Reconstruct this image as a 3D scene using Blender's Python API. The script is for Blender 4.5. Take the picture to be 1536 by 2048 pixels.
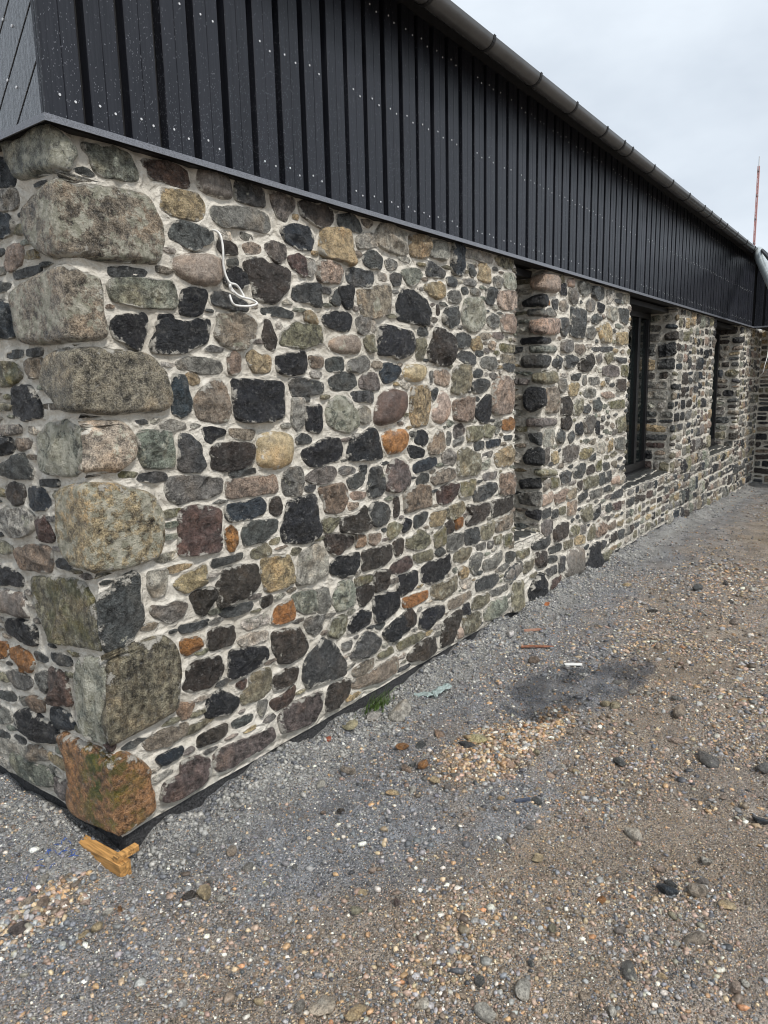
import bpy, math, random
import numpy as np
from mathutils import Matrix, Vector

rng = np.random.default_rng(7)
random.seed(7)
for o in list(bpy.data.objects):
    bpy.data.objects.remove(o)
scene = bpy.context.scene
COL = scene.collection

# ------------------------------------------------------------------ camera
FPX, PITCH, ROLL, YAW = 1429.1, 0.171038, -0.0241786, 0.934863
CAM = np.array([-1.24691, -2.079742, 1.5])
_cy, _sy = math.cos(YAW), math.sin(YAW)
FWD = np.array([_sy * math.cos(PITCH), _cy * math.cos(PITCH), -math.sin(PITCH)])
_rt = np.array([_cy, -_sy, 0.0]); _up = np.cross(_rt, FWD)
RGT = _rt * math.cos(ROLL) + _up * math.sin(ROLL)
UPV = -_rt * math.sin(ROLL) + _up * math.cos(ROLL)
cam_data = bpy.data.cameras.new('camera')
cam_data.sensor_fit = 'VERTICAL'; cam_data.sensor_height = 36.0; cam_data.sensor_width = 27.0
cam_data.lens = FPX / 2048 * 36.0
cam_data.clip_start = 0.05; cam_data.clip_end = 2000
cam = bpy.data.objects.new('camera', cam_data); COL.objects.link(cam)
cam.matrix_world = Matrix(((RGT[0], UPV[0], -FWD[0], CAM[0]), (RGT[1], UPV[1], -FWD[1], CAM[1]),
                           (RGT[2], UPV[2], -FWD[2], CAM[2]), (0, 0, 0, 1)))
scene.camera = cam
scene.render.resolution_x, scene.render.resolution_y = 768, 1024

# ------------------------------------------------------------------ sky, sun, exposure
SUN_EL, SUN_AZ = math.radians(50), math.radians(196)      # azimuth clockwise from +Y (the wall faces -Y)
world = bpy.data.worlds.new('World'); scene.world = world; world.use_nodes = True
wn, wl = world.node_tree.nodes, world.node_tree.links
wn.clear()
w_out = wn.new('ShaderNodeOutputWorld'); w_bg = wn.new('ShaderNodeBackground')
sky = wn.new('ShaderNodeTexSky'); sky.sky_type = 'NISHITA'; sky.sun_disc = False
sky.sun_elevation = SUN_EL; sky.sun_rotation = SUN_AZ; sky.air_density = 1.0; sky.dust_density = 2.0
w_tc = wn.new('ShaderNodeTexCoord')
w_map = wn.new('ShaderNodeMapping'); w_map.inputs['Scale'].default_value = (1.0, 1.0, 2.2)
w_noise = wn.new('ShaderNodeTexNoise'); w_noise.inputs['Scale'].default_value = 2.6
w_noise.inputs['Detail'].default_value = 5; w_noise.inputs['Roughness'].default_value = 0.55
w_ramp = wn.new('ShaderNodeValToRGB')                       # an even overcast with soft cloud edges
w_ramp.color_ramp.elements[0].position = 0.38; w_ramp.color_ramp.elements[0].color = (9.3, 10.3, 11.5, 1)
w_ramp.color_ramp.elements[1].position = 0.63; w_ramp.color_ramp.elements[1].color = (11.4, 12.4, 13.5, 1)
w_mix = wn.new('ShaderNodeMixRGB'); w_mix.inputs['Fac'].default_value = 0.93
wl.new(w_tc.outputs['Generated'], w_map.inputs['Vector']); wl.new(w_map.outputs['Vector'], w_noise.inputs['Vector'])
wl.new(w_noise.outputs['Fac'], w_ramp.inputs['Fac'])
wl.new(sky.outputs['Color'], w_mix.inputs['Color1']); wl.new(w_ramp.outputs['Color'], w_mix.inputs['Color2'])
wl.new(w_mix.outputs['Color'], w_bg.inputs['Color']); w_bg.inputs['Strength'].default_value = 0.039
wl.new(w_bg.outputs['Background'], w_out.inputs['Surface'])

sun_data = bpy.data.lights.new('sun', 'SUN'); sun_data.energy = 1.5; sun_data.angle = math.radians(10)
sun_data.color = (1.0, 0.97, 0.92)
sun = bpy.data.objects.new('sun', sun_data); COL.objects.link(sun)
_sd = Vector((math.sin(SUN_AZ) * math.cos(SUN_EL), math.cos(SUN_AZ) * math.cos(SUN_EL), math.sin(SUN_EL)))
sun.rotation_euler = _sd.to_track_quat('Z', 'Y').to_euler()
vs = scene.view_settings
vs.view_transform = 'Standard'; vs.look = 'None'; vs.gamma = 1.0; vs.exposure = 1.0; vs.use_curve_mapping = False
scene.cycles.use_denoising = True
scene.cycles.pixel_filter_type = 'BLACKMAN_HARRIS'; scene.cycles.filter_width = 1.05

# ------------------------------------------------------------------ helpers
def proj(P):
    d = np.asarray(P) - CAM; w = d @ FWD
    return np.stack([768 + FPX * (d @ RGT) / w, 1024 - FPX * (d @ UPV) / w], -1)

def tag(o, label=None, category=None, group=None, kind=None):
    if label: o['label'] = label
    if category: o['category'] = category
    if group: o['group'] = group
    if kind: o['kind'] = kind
    return o

def link(o, parent=None):
    COL.objects.link(o)
    if parent is not None: o.parent = parent
    return o

def empty(name, loc=(0, 0, 0)):
    o = bpy.data.objects.new(name, None); o.location = loc; o.empty_display_size = 0.1
    return link(o)

def mesh_np(name, V, Fc, smooth=True, attrs=None, mat=None):
    """V (n,3); Fc list of (k,3)/(k,4) int arrays; attrs: name -> array"""
    me = bpy.data.meshes.new(name)
    V = np.asarray(V, np.float32)
    if isinstance(Fc, np.ndarray): Fc = [Fc]
    Fc = [np.asarray(f, np.int32) for f in Fc if len(f)]
    me.vertices.add(len(V)); me.vertices.foreach_set('co', V.ravel())
    loops = np.concatenate([f.ravel() for f in Fc])
    tot = np.concatenate([np.full(len(f), f.shape[1], np.int32) for f in Fc])
    st = np.concatenate([[0], np.cumsum(tot)[:-1]]).astype(np.int32)
    me.loops.add(len(loops)); me.loops.foreach_set('vertex_index', loops)
    me.polygons.add(len(tot)); me.polygons.foreach_set('loop_start', st)
    me.polygons.foreach_set('loop_total', tot)
    if smooth: me.polygons.foreach_set('use_smooth', np.ones(len(tot), bool))
    me.update(calc_edges=True)
    if attrs:
        for k, a in attrs.items():
            a = np.asarray(a, np.float32)
            if a.ndim == 2:
                at = me.attributes.new(k, 'FLOAT_COLOR', 'POINT')
                if a.shape[1] == 3: a = np.concatenate([a, np.ones((len(a), 1), np.float32)], 1)
                at.data.foreach_set('color', a.ravel())
            else:
                at = me.attributes.new(k, 'FLOAT', 'POINT'); at.data.foreach_set('value', a)
    if mat: me.materials.append(mat)
    return me

def obj(name, me, parent=None):
    return link(bpy.data.objects.new(name, me), parent)

class MB:
    """collects boxes, prisms and tubes into one mesh"""
    def __init__(self): self.v = []; self.f = []
    def add(self, vs_, fs):
        n = len(self.v); self.v += [tuple(p) for p in vs_]; self.f += [tuple(i + n for i in f) for f in fs]; return self
    def box(self, a, b):
        (x0, y0, z0), (x1, y1, z1) = a, b
        return self.add([(x0, y0, z0), (x1, y0, z0), (x1, y1, z0), (x0, y1, z0), (x0, y0, z1), (x1, y0, z1), (x1, y1, z1), (x0, y1, z1)],
                        [(0, 3, 2, 1), (4, 5, 6, 7), (0, 1, 5, 4), (1, 2, 6, 5), (2, 3, 7, 6), (3, 0, 4, 7)])
    def prism(self, poly, fn, t0, t1):
        n = len(poly)
        vs_ = [fn(p[0], p[1], t0) for p in poly] + [fn(p[0], p[1], t1) for p in poly]
        fs = [tuple(range(n)), tuple(range(2 * n - 1, n - 1, -1))] + [(i, i + n, (i + 1) % n + n, (i + 1) % n) for i in range(n)]
        return self.add(vs_, fs)
    def tube(self, pts, r, seg=8, cap=True):
        pts = [Vector(p) for p in pts]; n0 = len(self.v); ref = Vector((0, 0, 1)); rings = []
        for i, p in enumerate(pts):
            d = (pts[min(i + 1, len(pts) - 1)] - pts[max(i - 1, 0)]).normalized()
            if abs(d.dot(ref)) > 0.95: ref = Vector((1, 0, 0)) if abs(d.x) < 0.9 else Vector((0, 1, 0))
            a = d.cross(ref).normalized(); b = d.cross(a).normalized(); ref = -b if False else ref
            rr = r[i] if hasattr(r, '__len__') else r
            rings.append([p + a * (rr * math.cos(2 * math.pi * k / seg)) + b * (rr * math.sin(2 * math.pi * k / seg)) for k in range(seg)])
        vs_ = [q for R in rings for q in R]
        fs = [(i * seg + k, i * seg + (k + 1) % seg, (i + 1) * seg + (k + 1) % seg, (i + 1) * seg + k) for i in range(len(pts) - 1) for k in range(seg)]
        if cap: fs += [tuple(range(seg - 1, -1, -1)), tuple((len(pts) - 1) * seg + k for k in range(seg))]
        return self.add(vs_, fs)
    def build(self, name, mat, parent=None, bevel=0, smooth=False):
        me = bpy.data.meshes.new(name); me.from_pydata(self.v, [], self.f); me.update()
        if mat: me.materials.append(mat)
        if smooth: me.polygons.foreach_set('use_smooth', np.ones(len(me.polygons), bool))
        o = obj(name, me, parent)
        if bevel:
            m = o.modifiers.new('bevel', 'BEVEL'); m.width = bevel; m.segments = 2; m.limit_method = 'ANGLE'
        return o

def _hash(ix, iy, seed):
    h = (ix.astype(np.int64) * 374761393 + iy.astype(np.int64) * 668265263 + seed * 974711) & 0xffffffff
    h = ((h ^ (h >> 13)) * 1274126177) & 0xffffffff
    return ((h ^ (h >> 16)) & 0xffff) / 65535.0

def vnoise(x, y, seed=0):
    x = np.asarray(x, float); y = np.asarray(y, float)
    ix = np.floor(x); iy = np.floor(y); fx = x - ix; fy = y - iy
    fx = fx * fx * fx * (fx * (fx * 6 - 15) + 10); fy = fy * fy * fy * (fy * (fy * 6 - 15) + 10)
    a = _hash(ix, iy, seed); b = _hash(ix + 1, iy, seed); c = _hash(ix, iy + 1, seed); d = _hash(ix + 1, iy + 1, seed)
    return (a * (1 - fx) + b * fx) * (1 - fy) + (c * (1 - fx) + d * fx) * fy

def fbm(x, y, seed=0, oct=4, gain=0.5):
    t = 0; a = 1; n = 0
    for i in range(oct):
        t = t + a * (vnoise(x * 2 ** i, y * 2 ** i, seed + i) - 0.5); n += a; a *= gain
    return t / n * 2

# ------------------------------------------------------------------ materials
def new_mat(name):
    m = bpy.data.materials.new(name); m.use_nodes = True
    nt = m.node_tree; nt.nodes.clear()
    out = nt.nodes.new('ShaderNodeOutputMaterial'); b = nt.nodes.new('ShaderNodeBsdfPrincipled')
    nt.links.new(b.outputs['BSDF'], out.inputs['Surface'])
    return m, nt, b

class NT:
    def __init__(self, nt): self.nt = nt; self.pos = None
    def n(self, t, **kw):
        nd = self.nt.nodes.new(t)
        for k, v in kw.items():
            if k.startswith('i_'):
                key = k[2:]; key = int(key) if key.isdigit() else key.replace('_', ' ')
                self.set(nd.inputs[key], v)
            else: setattr(nd, k, v)
        return nd
    def set(self, sock, v):
        if hasattr(v, 'is_output') or isinstance(v, bpy.types.NodeSocket): self.nt.links.new(v, sock)
        else: sock.default_value = v
    def position(self):
        if self.pos is None: self.pos = self.n('ShaderNodeNewGeometry').outputs['Position']
        return self.pos
    def attr(self, name, out='Fac'): return self.n('ShaderNodeAttribute', attribute_name=name).outputs[out]
    def noise(self, scale, detail=4, rough=0.55, vec=None, dist=0.0):
        nd = self.n('ShaderNodeTexNoise', i_Vector=vec or self.position(), i_Scale=scale, i_Detail=detail, i_Roughness=rough, i_Distortion=dist)
        return nd.outputs['Fac']
    def voro(self, scale, vec=None, feature='F1', out='Distance', rand=1.0):
        nd = self.n('ShaderNodeTexVoronoi', feature=feature); self.set(nd.inputs['Vector'], vec or self.position())
        nd.inputs['Scale'].default_value = scale; nd.inputs['Randomness'].default_value = rand
        return nd.outputs[out]
    def math(self, op, a, b=None, c=None, clamp=False):
        nd = self.n('ShaderNodeMath', operation=op, use_clamp=clamp)
        self.set(nd.inputs[0], a)
        if b is not None: self.set(nd.inputs[1], b)
        if c is not None: self.set(nd.inputs[2], c)
        return nd.outputs[0]
    def ramp(self, f, a, b, lo=0.0, hi=1.0, smooth=True):
        nd = self.n('ShaderNodeMapRange', interpolation_type='SMOOTHSTEP' if smooth else 'LINEAR')
        self.set(nd.inputs['Value'], f)
        nd.inputs['From Min'].default_value = a; nd.inputs['From Max'].default_value = b
        nd.inputs['To Min'].default_value = lo; nd.inputs['To Max'].default_value = hi
        return nd.outputs['Result']
    def mix(self, f, a, b, mode='MIX'):
        nd = self.n('ShaderNodeMixRGB', blend_type=mode)
        for s, v in zip(nd.inputs, (f, a, b)):
            if isinstance(v, tuple) and len(v) == 3: v = v + (1,)
            self.set(s, v)
        return nd.outputs['Color']
    def mapping(self, scale, vec=None, rot=(0, 0, 0)):
        return self.n('ShaderNodeMapping', i_Vector=vec or self.position(), i_Scale=scale, i_Rotation=rot).outputs['Vector']
    def bump(self, h, strength=0.5, dist=0.01, normal=None):
        nd = self.n('ShaderNodeBump', i_Height=h, i_Strength=strength, i_Distance=dist)
        if normal is not None: self.set(nd.inputs['Normal'], normal)
        return nd.outputs['Normal']

MORTAR_RGB = (0.58, 0.55, 0.485)

def make_stone_mat():
    m, nt, b = new_mat('rubble_stone'); N = NT(nt)
    col = N.attr('Col', 'Color'); edge = N.attr('edge'); lich = N.attr('lichen'); spk = N.attr('speckle'); lay = N.attr('layered'); moss = N.attr('moss'); rgh = N.attr('rough')
    big = N.noise(7, 3, 0.6); mid = N.noise(34, 7, 0.7); fine = N.noise(210, 3, 0.75)
    v = N.math('ADD', N.ramp(mid, 0.34, 0.66, 0.5, 1.8), N.ramp(big, 0.3, 0.7, -0.2, 0.25))
    v = N.math('MULTIPLY', v, N.ramp(fine, 0.3, 0.7, 0.6, 1.4))
    v = N.math('ADD', 1.0, N.math('MULTIPLY', N.math('SUBTRACT', v, 1.0), N.attr('mottle')))
    c = N.mix(1.0, col, N.n('ShaderNodeCombineColor', i_Red=v, i_Green=v, i_Blue=v).outputs[0], 'MULTIPLY')
    c = N.mix(N.math('MULTIPLY', N.ramp(big, 0.48, 0.7), 0.4), c, N.mix(1.0, c, (1.3, 0.98, 0.7), 'MULTIPLY'))
    sp = N.ramp(fine, 0.56, 0.66)
    c = N.mix(N.math('MULTIPLY', sp, N.math('MULTIPLY', spk, 0.7)), c, (0.5, 0.46, 0.40))
    sp2 = N.ramp(fine, 0.44, 0.34)
    c = N.mix(N.math('MULTIPLY', sp2, N.math('MULTIPLY', spk, 0.75)), c, (0.035, 0.03, 0.028))
    lv = N.noise(1.0, 5, 0.65, N.mapping((60, 60, 14), rot=(0.25, 0.35, 0.0)))
    c = N.mix(N.math('MULTIPLY', N.ramp(lv, 0.42, 0.62), N.math('MULTIPLY', lay, 0.85)), c, N.mix(1.0, c, (0.5, 0.46, 0.42), 'MULTIPLY'))
    ln = N.noise(18, 6, 0.7)
    lf = N.ramp(N.math('ADD', ln, N.math('MULTIPLY', lich, 0.30)), 0.66, 0.72)
    lf = N.math('MULTIPLY', lf, N.ramp(lich, 0.02, 0.1))
    c = N.mix(N.math('MULTIPLY', lf, 0.8), c, N.mix(N.ramp(mid, 0.4, 0.6), (0.36, 0.35, 0.26), (0.62, 0.6, 0.5)))
    mf = N.math('MULTIPLY', N.ramp(N.noise(13, 5, 0.65), 0.45, 0.58), moss)
    c = N.mix(mf, c, N.mix(N.ramp(ln, 0.42, 0.58), (0.22, 0.18, 0.02), (0.06, 0.08, 0.01)))
    # mortar lapped over the arrises in places, and a lime bloom on the faces
    lap = N.noise(21, 5, 0.65)
    ef = N.ramp(N.math('ADD', edge, N.math('MULTIPLY', N.math('SUBTRACT', lap, 0.5), 1.5)), 0.93, 1.06)
    bl = N.math('MULTIPLY', N.ramp(N.noise(11, 7, 0.75, N.mapping((1, 1, 1.5))), 0.53, 0.72), 0.22)
    c = N.mix(bl, c, (0.38, 0.365, 0.335))
    glint_mineral = N.math('MULTIPLY', N.ramp(N.noise(62, 8, 0.85, N.mapping((1, 1, 1.3))), 0.53, 0.66), N.math('MULTIPLY', rgh, 0.52))  # pale flecks on rough faces: wet glints painted in, together with light mineral
    c = N.mix(glint_mineral, c, (0.34, 0.335, 0.32))
    c = N.mix(N.math('MULTIPLY', ef, 0.9), c, N.mix(mid, (0.46, 0.43, 0.37), (0.70, 0.665, 0.595)))
    N.set(b.inputs['Base Color'], c)
    N.set(b.inputs['Roughness'], N.math('ADD', N.ramp(ln, 0.4, 0.6, 0.24, 0.5), N.math('MULTIPLY', ef, 0.35)))
    b.inputs['Specular IOR Level'].default_value = 0.5
    h = N.math('ADD', N.math('MULTIPLY', mid, 1.0), N.math('MULTIPLY', fine, 0.22))
    h = N.math('ADD', h, N.math('MULTIPLY', N.math('MULTIPLY', lv, lay), 0.4))
    h = N.math('ADD', h, N.math('MULTIPLY', ef, 0.25))
    N.set(b.inputs['Normal'], N.bump(h, N.ramp(rgh, 0, 1, 0.3, 1.0), 0.036))
    return m

def make_mortar_mat():
    m, nt, b = new_mat('lime_mortar'); N = NT(nt)
    d = N.attr('dist'); big = N.noise(2.6, 4, 0.6); mid = N.noise(19, 6, 0.65); fine = N.noise(330, 3, 0.7)
    c = N.mix(N.ramp(big, 0.3, 0.7), (0.52, 0.48, 0.41), (0.71, 0.665, 0.585))
    c = N.mix(N.math('MULTIPLY', N.ramp(mid, 0.48, 0.7), 0.6), c, (0.80, 0.765, 0.69))
    c = N.mix(N.math('MULTIPLY', N.ramp(mid, 0.47, 0.3), 0.6), c, (0.29, 0.26, 0.215))
    c = N.mix(N.math('MULTIPLY', N.ramp(N.noise(7, 5, 0.7), 0.52, 0.72), 0.55), c, (0.33, 0.30, 0.25))
    c = N.mix(N.math('MULTIPLY', N.ramp(fine, 0.58, 0.72), 0.4), c, (0.22, 0.2, 0.165))
    c = N.mix(N.math('MULTIPLY', N.ramp(fine, 0.42, 0.3), 0.3), c, (0.74, 0.71, 0.64))
    N.set(b.inputs['Base Color'], c); b.inputs['Roughness'].default_value = 0.8
    b.inputs['Specular IOR Level'].default_value = 0.3
    # trowel and brush strokes that run round the stones
    ph = N.math('ADD', N.math('MULTIPLY', d, 210.0), N.math('MULTIPLY', big, 60.0))
    st = N.math('SINE', ph)
    h = N.math('ADD', N.math('MULTIPLY', st, 0.12), N.math('MULTIPLY', mid, 1.1))
    h = N.math('ADD', h, N.math('MULTIPLY', fine, 0.12))
    N.set(b.inputs['Normal'], N.bump(h, 1.0, 0.018))
    return m

def make_board_mat(name='black_stained_board', wet=False):
    m, nt, b = new_mat(name); N = NT(nt)
    rnd = N.n('ShaderNodeObjectInfo').outputs['Random']
    if wet: gv = N.mapping((3.5, 60, 12), rot=(math.radians(-45), 0, 0))
    else: gv = N.mapping((90, 90, 3.5))
    g = N.noise(1.0, 5, 0.65, gv)
    c = N.mix(N.ramp(g, 0.35, 0.7), (0.008, 0.009, 0.013), (0.018, 0.020, 0.027))
    c = N.mix(N.math('MULTIPLY', rnd, 0.4), c, (0.024, 0.026, 0.035))
    # pale specks painting the glints of water drops, thickest low on the boards
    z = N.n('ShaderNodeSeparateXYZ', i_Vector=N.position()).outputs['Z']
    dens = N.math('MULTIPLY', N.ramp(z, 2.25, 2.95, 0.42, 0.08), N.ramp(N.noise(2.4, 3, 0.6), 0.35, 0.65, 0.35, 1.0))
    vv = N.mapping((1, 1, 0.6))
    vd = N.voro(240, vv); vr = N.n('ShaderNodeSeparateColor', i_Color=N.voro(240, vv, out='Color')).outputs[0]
    drop_glint = N.math('MULTIPLY', N.ramp(vd, 0.15, 0.36, 1.0, 0.0), N.math('LESS_THAN', vr, dens))
    c = N.mix(N.math('MULTIPLY', drop_glint, 0.7), c, (0.24, 0.25, 0.28))
    N.set(b.inputs['Base Color'], c)
    N.set(b.inputs['Roughness'], N.ramp(g, 0.3, 0.7, 0.16, 0.34) if wet else N.ramp(g, 0.3, 0.7, 0.32, 0.48))
    b.inputs['Specular IOR Level'].default_value = 0.6 if wet else 0.34
    if wet:
        b.inputs['Coat Weight'].default_value = 1.0; b.inputs['Coat Roughness'].default_value = 0.14
    h = N.math('ADD', g, N.math('MULTIPLY', drop_glint, 0.5))
    if wet: h = N.math('ADD', h, N.math('MULTIPLY', N.noise(90, 3, 0.7), 0.6))
    N.set(b.inputs['Normal'], N.bump(h, 0.7 if wet else 0.2, 0.005))
    if wet: nt.links.new(b.inputs['Normal'].links[0].from_socket, b.inputs['Coat Normal'])
    return m

def simple_mat(name, rgb, rough=0.5, metal=0.0, nscale=30, var=0.25, bump=0.1, bdist=0.003, stretch=(1, 1, 1)):
    m, nt, b = new_mat(name); N = NT(nt)
    n = N.noise(nscale, 4, 0.6, N.mapping(stretch))
    lo = tuple(v * (1 - var) for v in rgb); hi = tuple(min(1, v * (1 + var)) for v in rgb)
    N.set(b.inputs['Base Color'], N.mix(N.ramp(n, 0.3, 0.7), lo, hi))
    b.inputs['Roughness'].default_value = rough; b.inputs['Metallic'].default_value = metal
    if bump: N.set(b.inputs['Normal'], N.bump(n, bump, bdist))
    return m

def make_ground_mat(pebble=False):
    m, nt, b = new_mat('gravel_pebble' if pebble else 'gravel_ground'); N = NT(nt)
    col = N.attr('Col', 'Color')
    if pebble:
        n = N.noise(130, 4, 0.6)
        v = N.ramp(n, 0.25, 0.75, 0.6, 1.4)
        c = N.mix(1.0, col, N.n('ShaderNodeCombineColor', i_Red=v, i_Green=v, i_Blue=v).outputs[0], 'MULTIPLY')
        N.set(b.inputs['Base Color'], c); b.inputs['Roughness'].default_value = 0.42
        N.set(b.inputs['Normal'], N.bump(n, 0.4, 0.004))
        return m
    f1 = N.voro(330, out='Color'); f2 = N.voro(150, out='Color')
    s1 = N.n('ShaderNodeSeparateColor', i_Color=f1).outputs; s2 = N.n('ShaderNodeSeparateColor', i_Color=f2).outputs
    v = N.math('ADD', N.ramp(s1[0], 0, 1, 0.15, 1.15, False), N.ramp(s2[1], 0, 1, -0.15, 0.6, False))
    v = N.math('MULTIPLY', v, N.ramp(N.noise(6, 4, 0.6), 0.3, 0.7, 0.7, 1.25))
    c = N.mix(1.0, col, N.n('ShaderNodeCombineColor', i_Red=v, i_Green=v, i_Blue=v).outputs[0], 'MULTIPLY')
    c = N.mix(N.math('MULTIPLY', N.ramp(s1[1], 0.8, 0.9), 0.35), c, (0.34, 0.24, 0.15))
    c = N.mix(N.math('MULTIPLY', N.ramp(s1[2], 0.88, 0.95), 0.5), c, (0.45, 0.43, 0.39))
    N.set(b.inputs['Base Color'], c)
    N.set(b.inputs['Roughness'], N.ramp(N.noise(4, 4), 0.35, 0.65, 0.3, 0.75))
    h = N.math('SUBTRACT', N.math('MULTIPLY', N.noise(60, 5, 0.7), 0.8), N.math('ADD', N.math('MULTIPLY', N.voro(330), 0.35), N.math('MULTIPLY', N.voro(150), 0.6)))
    N.set(b.inputs['Normal'], N.bump(h, 1.0, 0.012))
    return m

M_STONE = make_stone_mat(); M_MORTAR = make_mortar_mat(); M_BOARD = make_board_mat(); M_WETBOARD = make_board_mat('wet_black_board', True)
M_GROUND = make_ground_mat(); M_PEBBLE = make_ground_mat(True)
M_BACKING = simple_mat('cladding_backing', (0.006, 0.006, 0.007), 0.8)
M_FLASH = simple_mat('grey_coated_flashing', (0.16, 0.168, 0.19), 0.34, 0.0, 220, 0.35, 0.25, 0.002)
M_GUTTER = simple_mat('brown_black_gutter', (0.078, 0.077, 0.076), 0.26, 0.0, 8, 0.15, 0.03)
M_SOFFIT = simple_mat('dark_soffit', (0.009, 0.009, 0.010), 0.6)
M_FRAME = simple_mat('black_window_frame', (0.012, 0.012, 0.013), 0.35, 0.0, 40, 0.1, 0.02)
M_STEEL = simple_mat('steel_screw', (0.6, 0.61, 0.63), 0.25, 0.0, 50, 0.1, 0)
M_PLINTH = simple_mat('bitumen_plinth', (0.04, 0.04, 0.042), 0.7, 0.0, 90, 0.7, 1.0, 0.015)
M_SLATE = simple_mat('wet_slate', (0.06, 0.062, 0.06), 0.28, 0.0, 35, 0.5, 0.5, 0.006, (1, 1, 3))
M_CABLE = simple_mat('white_cable_sheath', (0.72, 0.71, 0.68), 0.4, 0.0, 60, 0.1, 0)
M_WOOD = simple_mat('sawn_orange_timber', (0.42, 0.225, 0.075), 0.55, 0.0, 16, 0.55, 0.6, 0.004, (7, 0.6, 7))
M_GRASS = simple_mat('grass_blade', (0.11, 0.18, 0.045), 0.5, 0.0, 45, 0.7, 0)
M_ROOM = simple_mat('dark_room', (0.05, 0.048, 0.045), 0.9)
M_ROOF = simple_mat('dark_roof_sheet', (0.04, 0.04, 0.043), 0.5)
M_PIPE = simple_mat('pale_zinc_pipe', (0.42, 0.46, 0.46), 0.3, 0.0, 14, 0.2, 0.05)
M_RED = simple_mat('red_mast_paint', (0.5, 0.27, 0.25), 0.5)
mg, ntg, bg_ = new_mat('window_glass')
bg_.inputs['Base Color'].default_value = (0.006, 0.009, 0.009, 1); bg_.inputs['Roughness'].default_value = 0.03
bg_.inputs['Specular IOR Level'].default_value = 0.6
_n = NT(ntg); _n.set(bg_.inputs['Normal'], _n.bump(_n.noise(1.5, 2), 0.03, 0.02))
M_GLASS = mg

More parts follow.
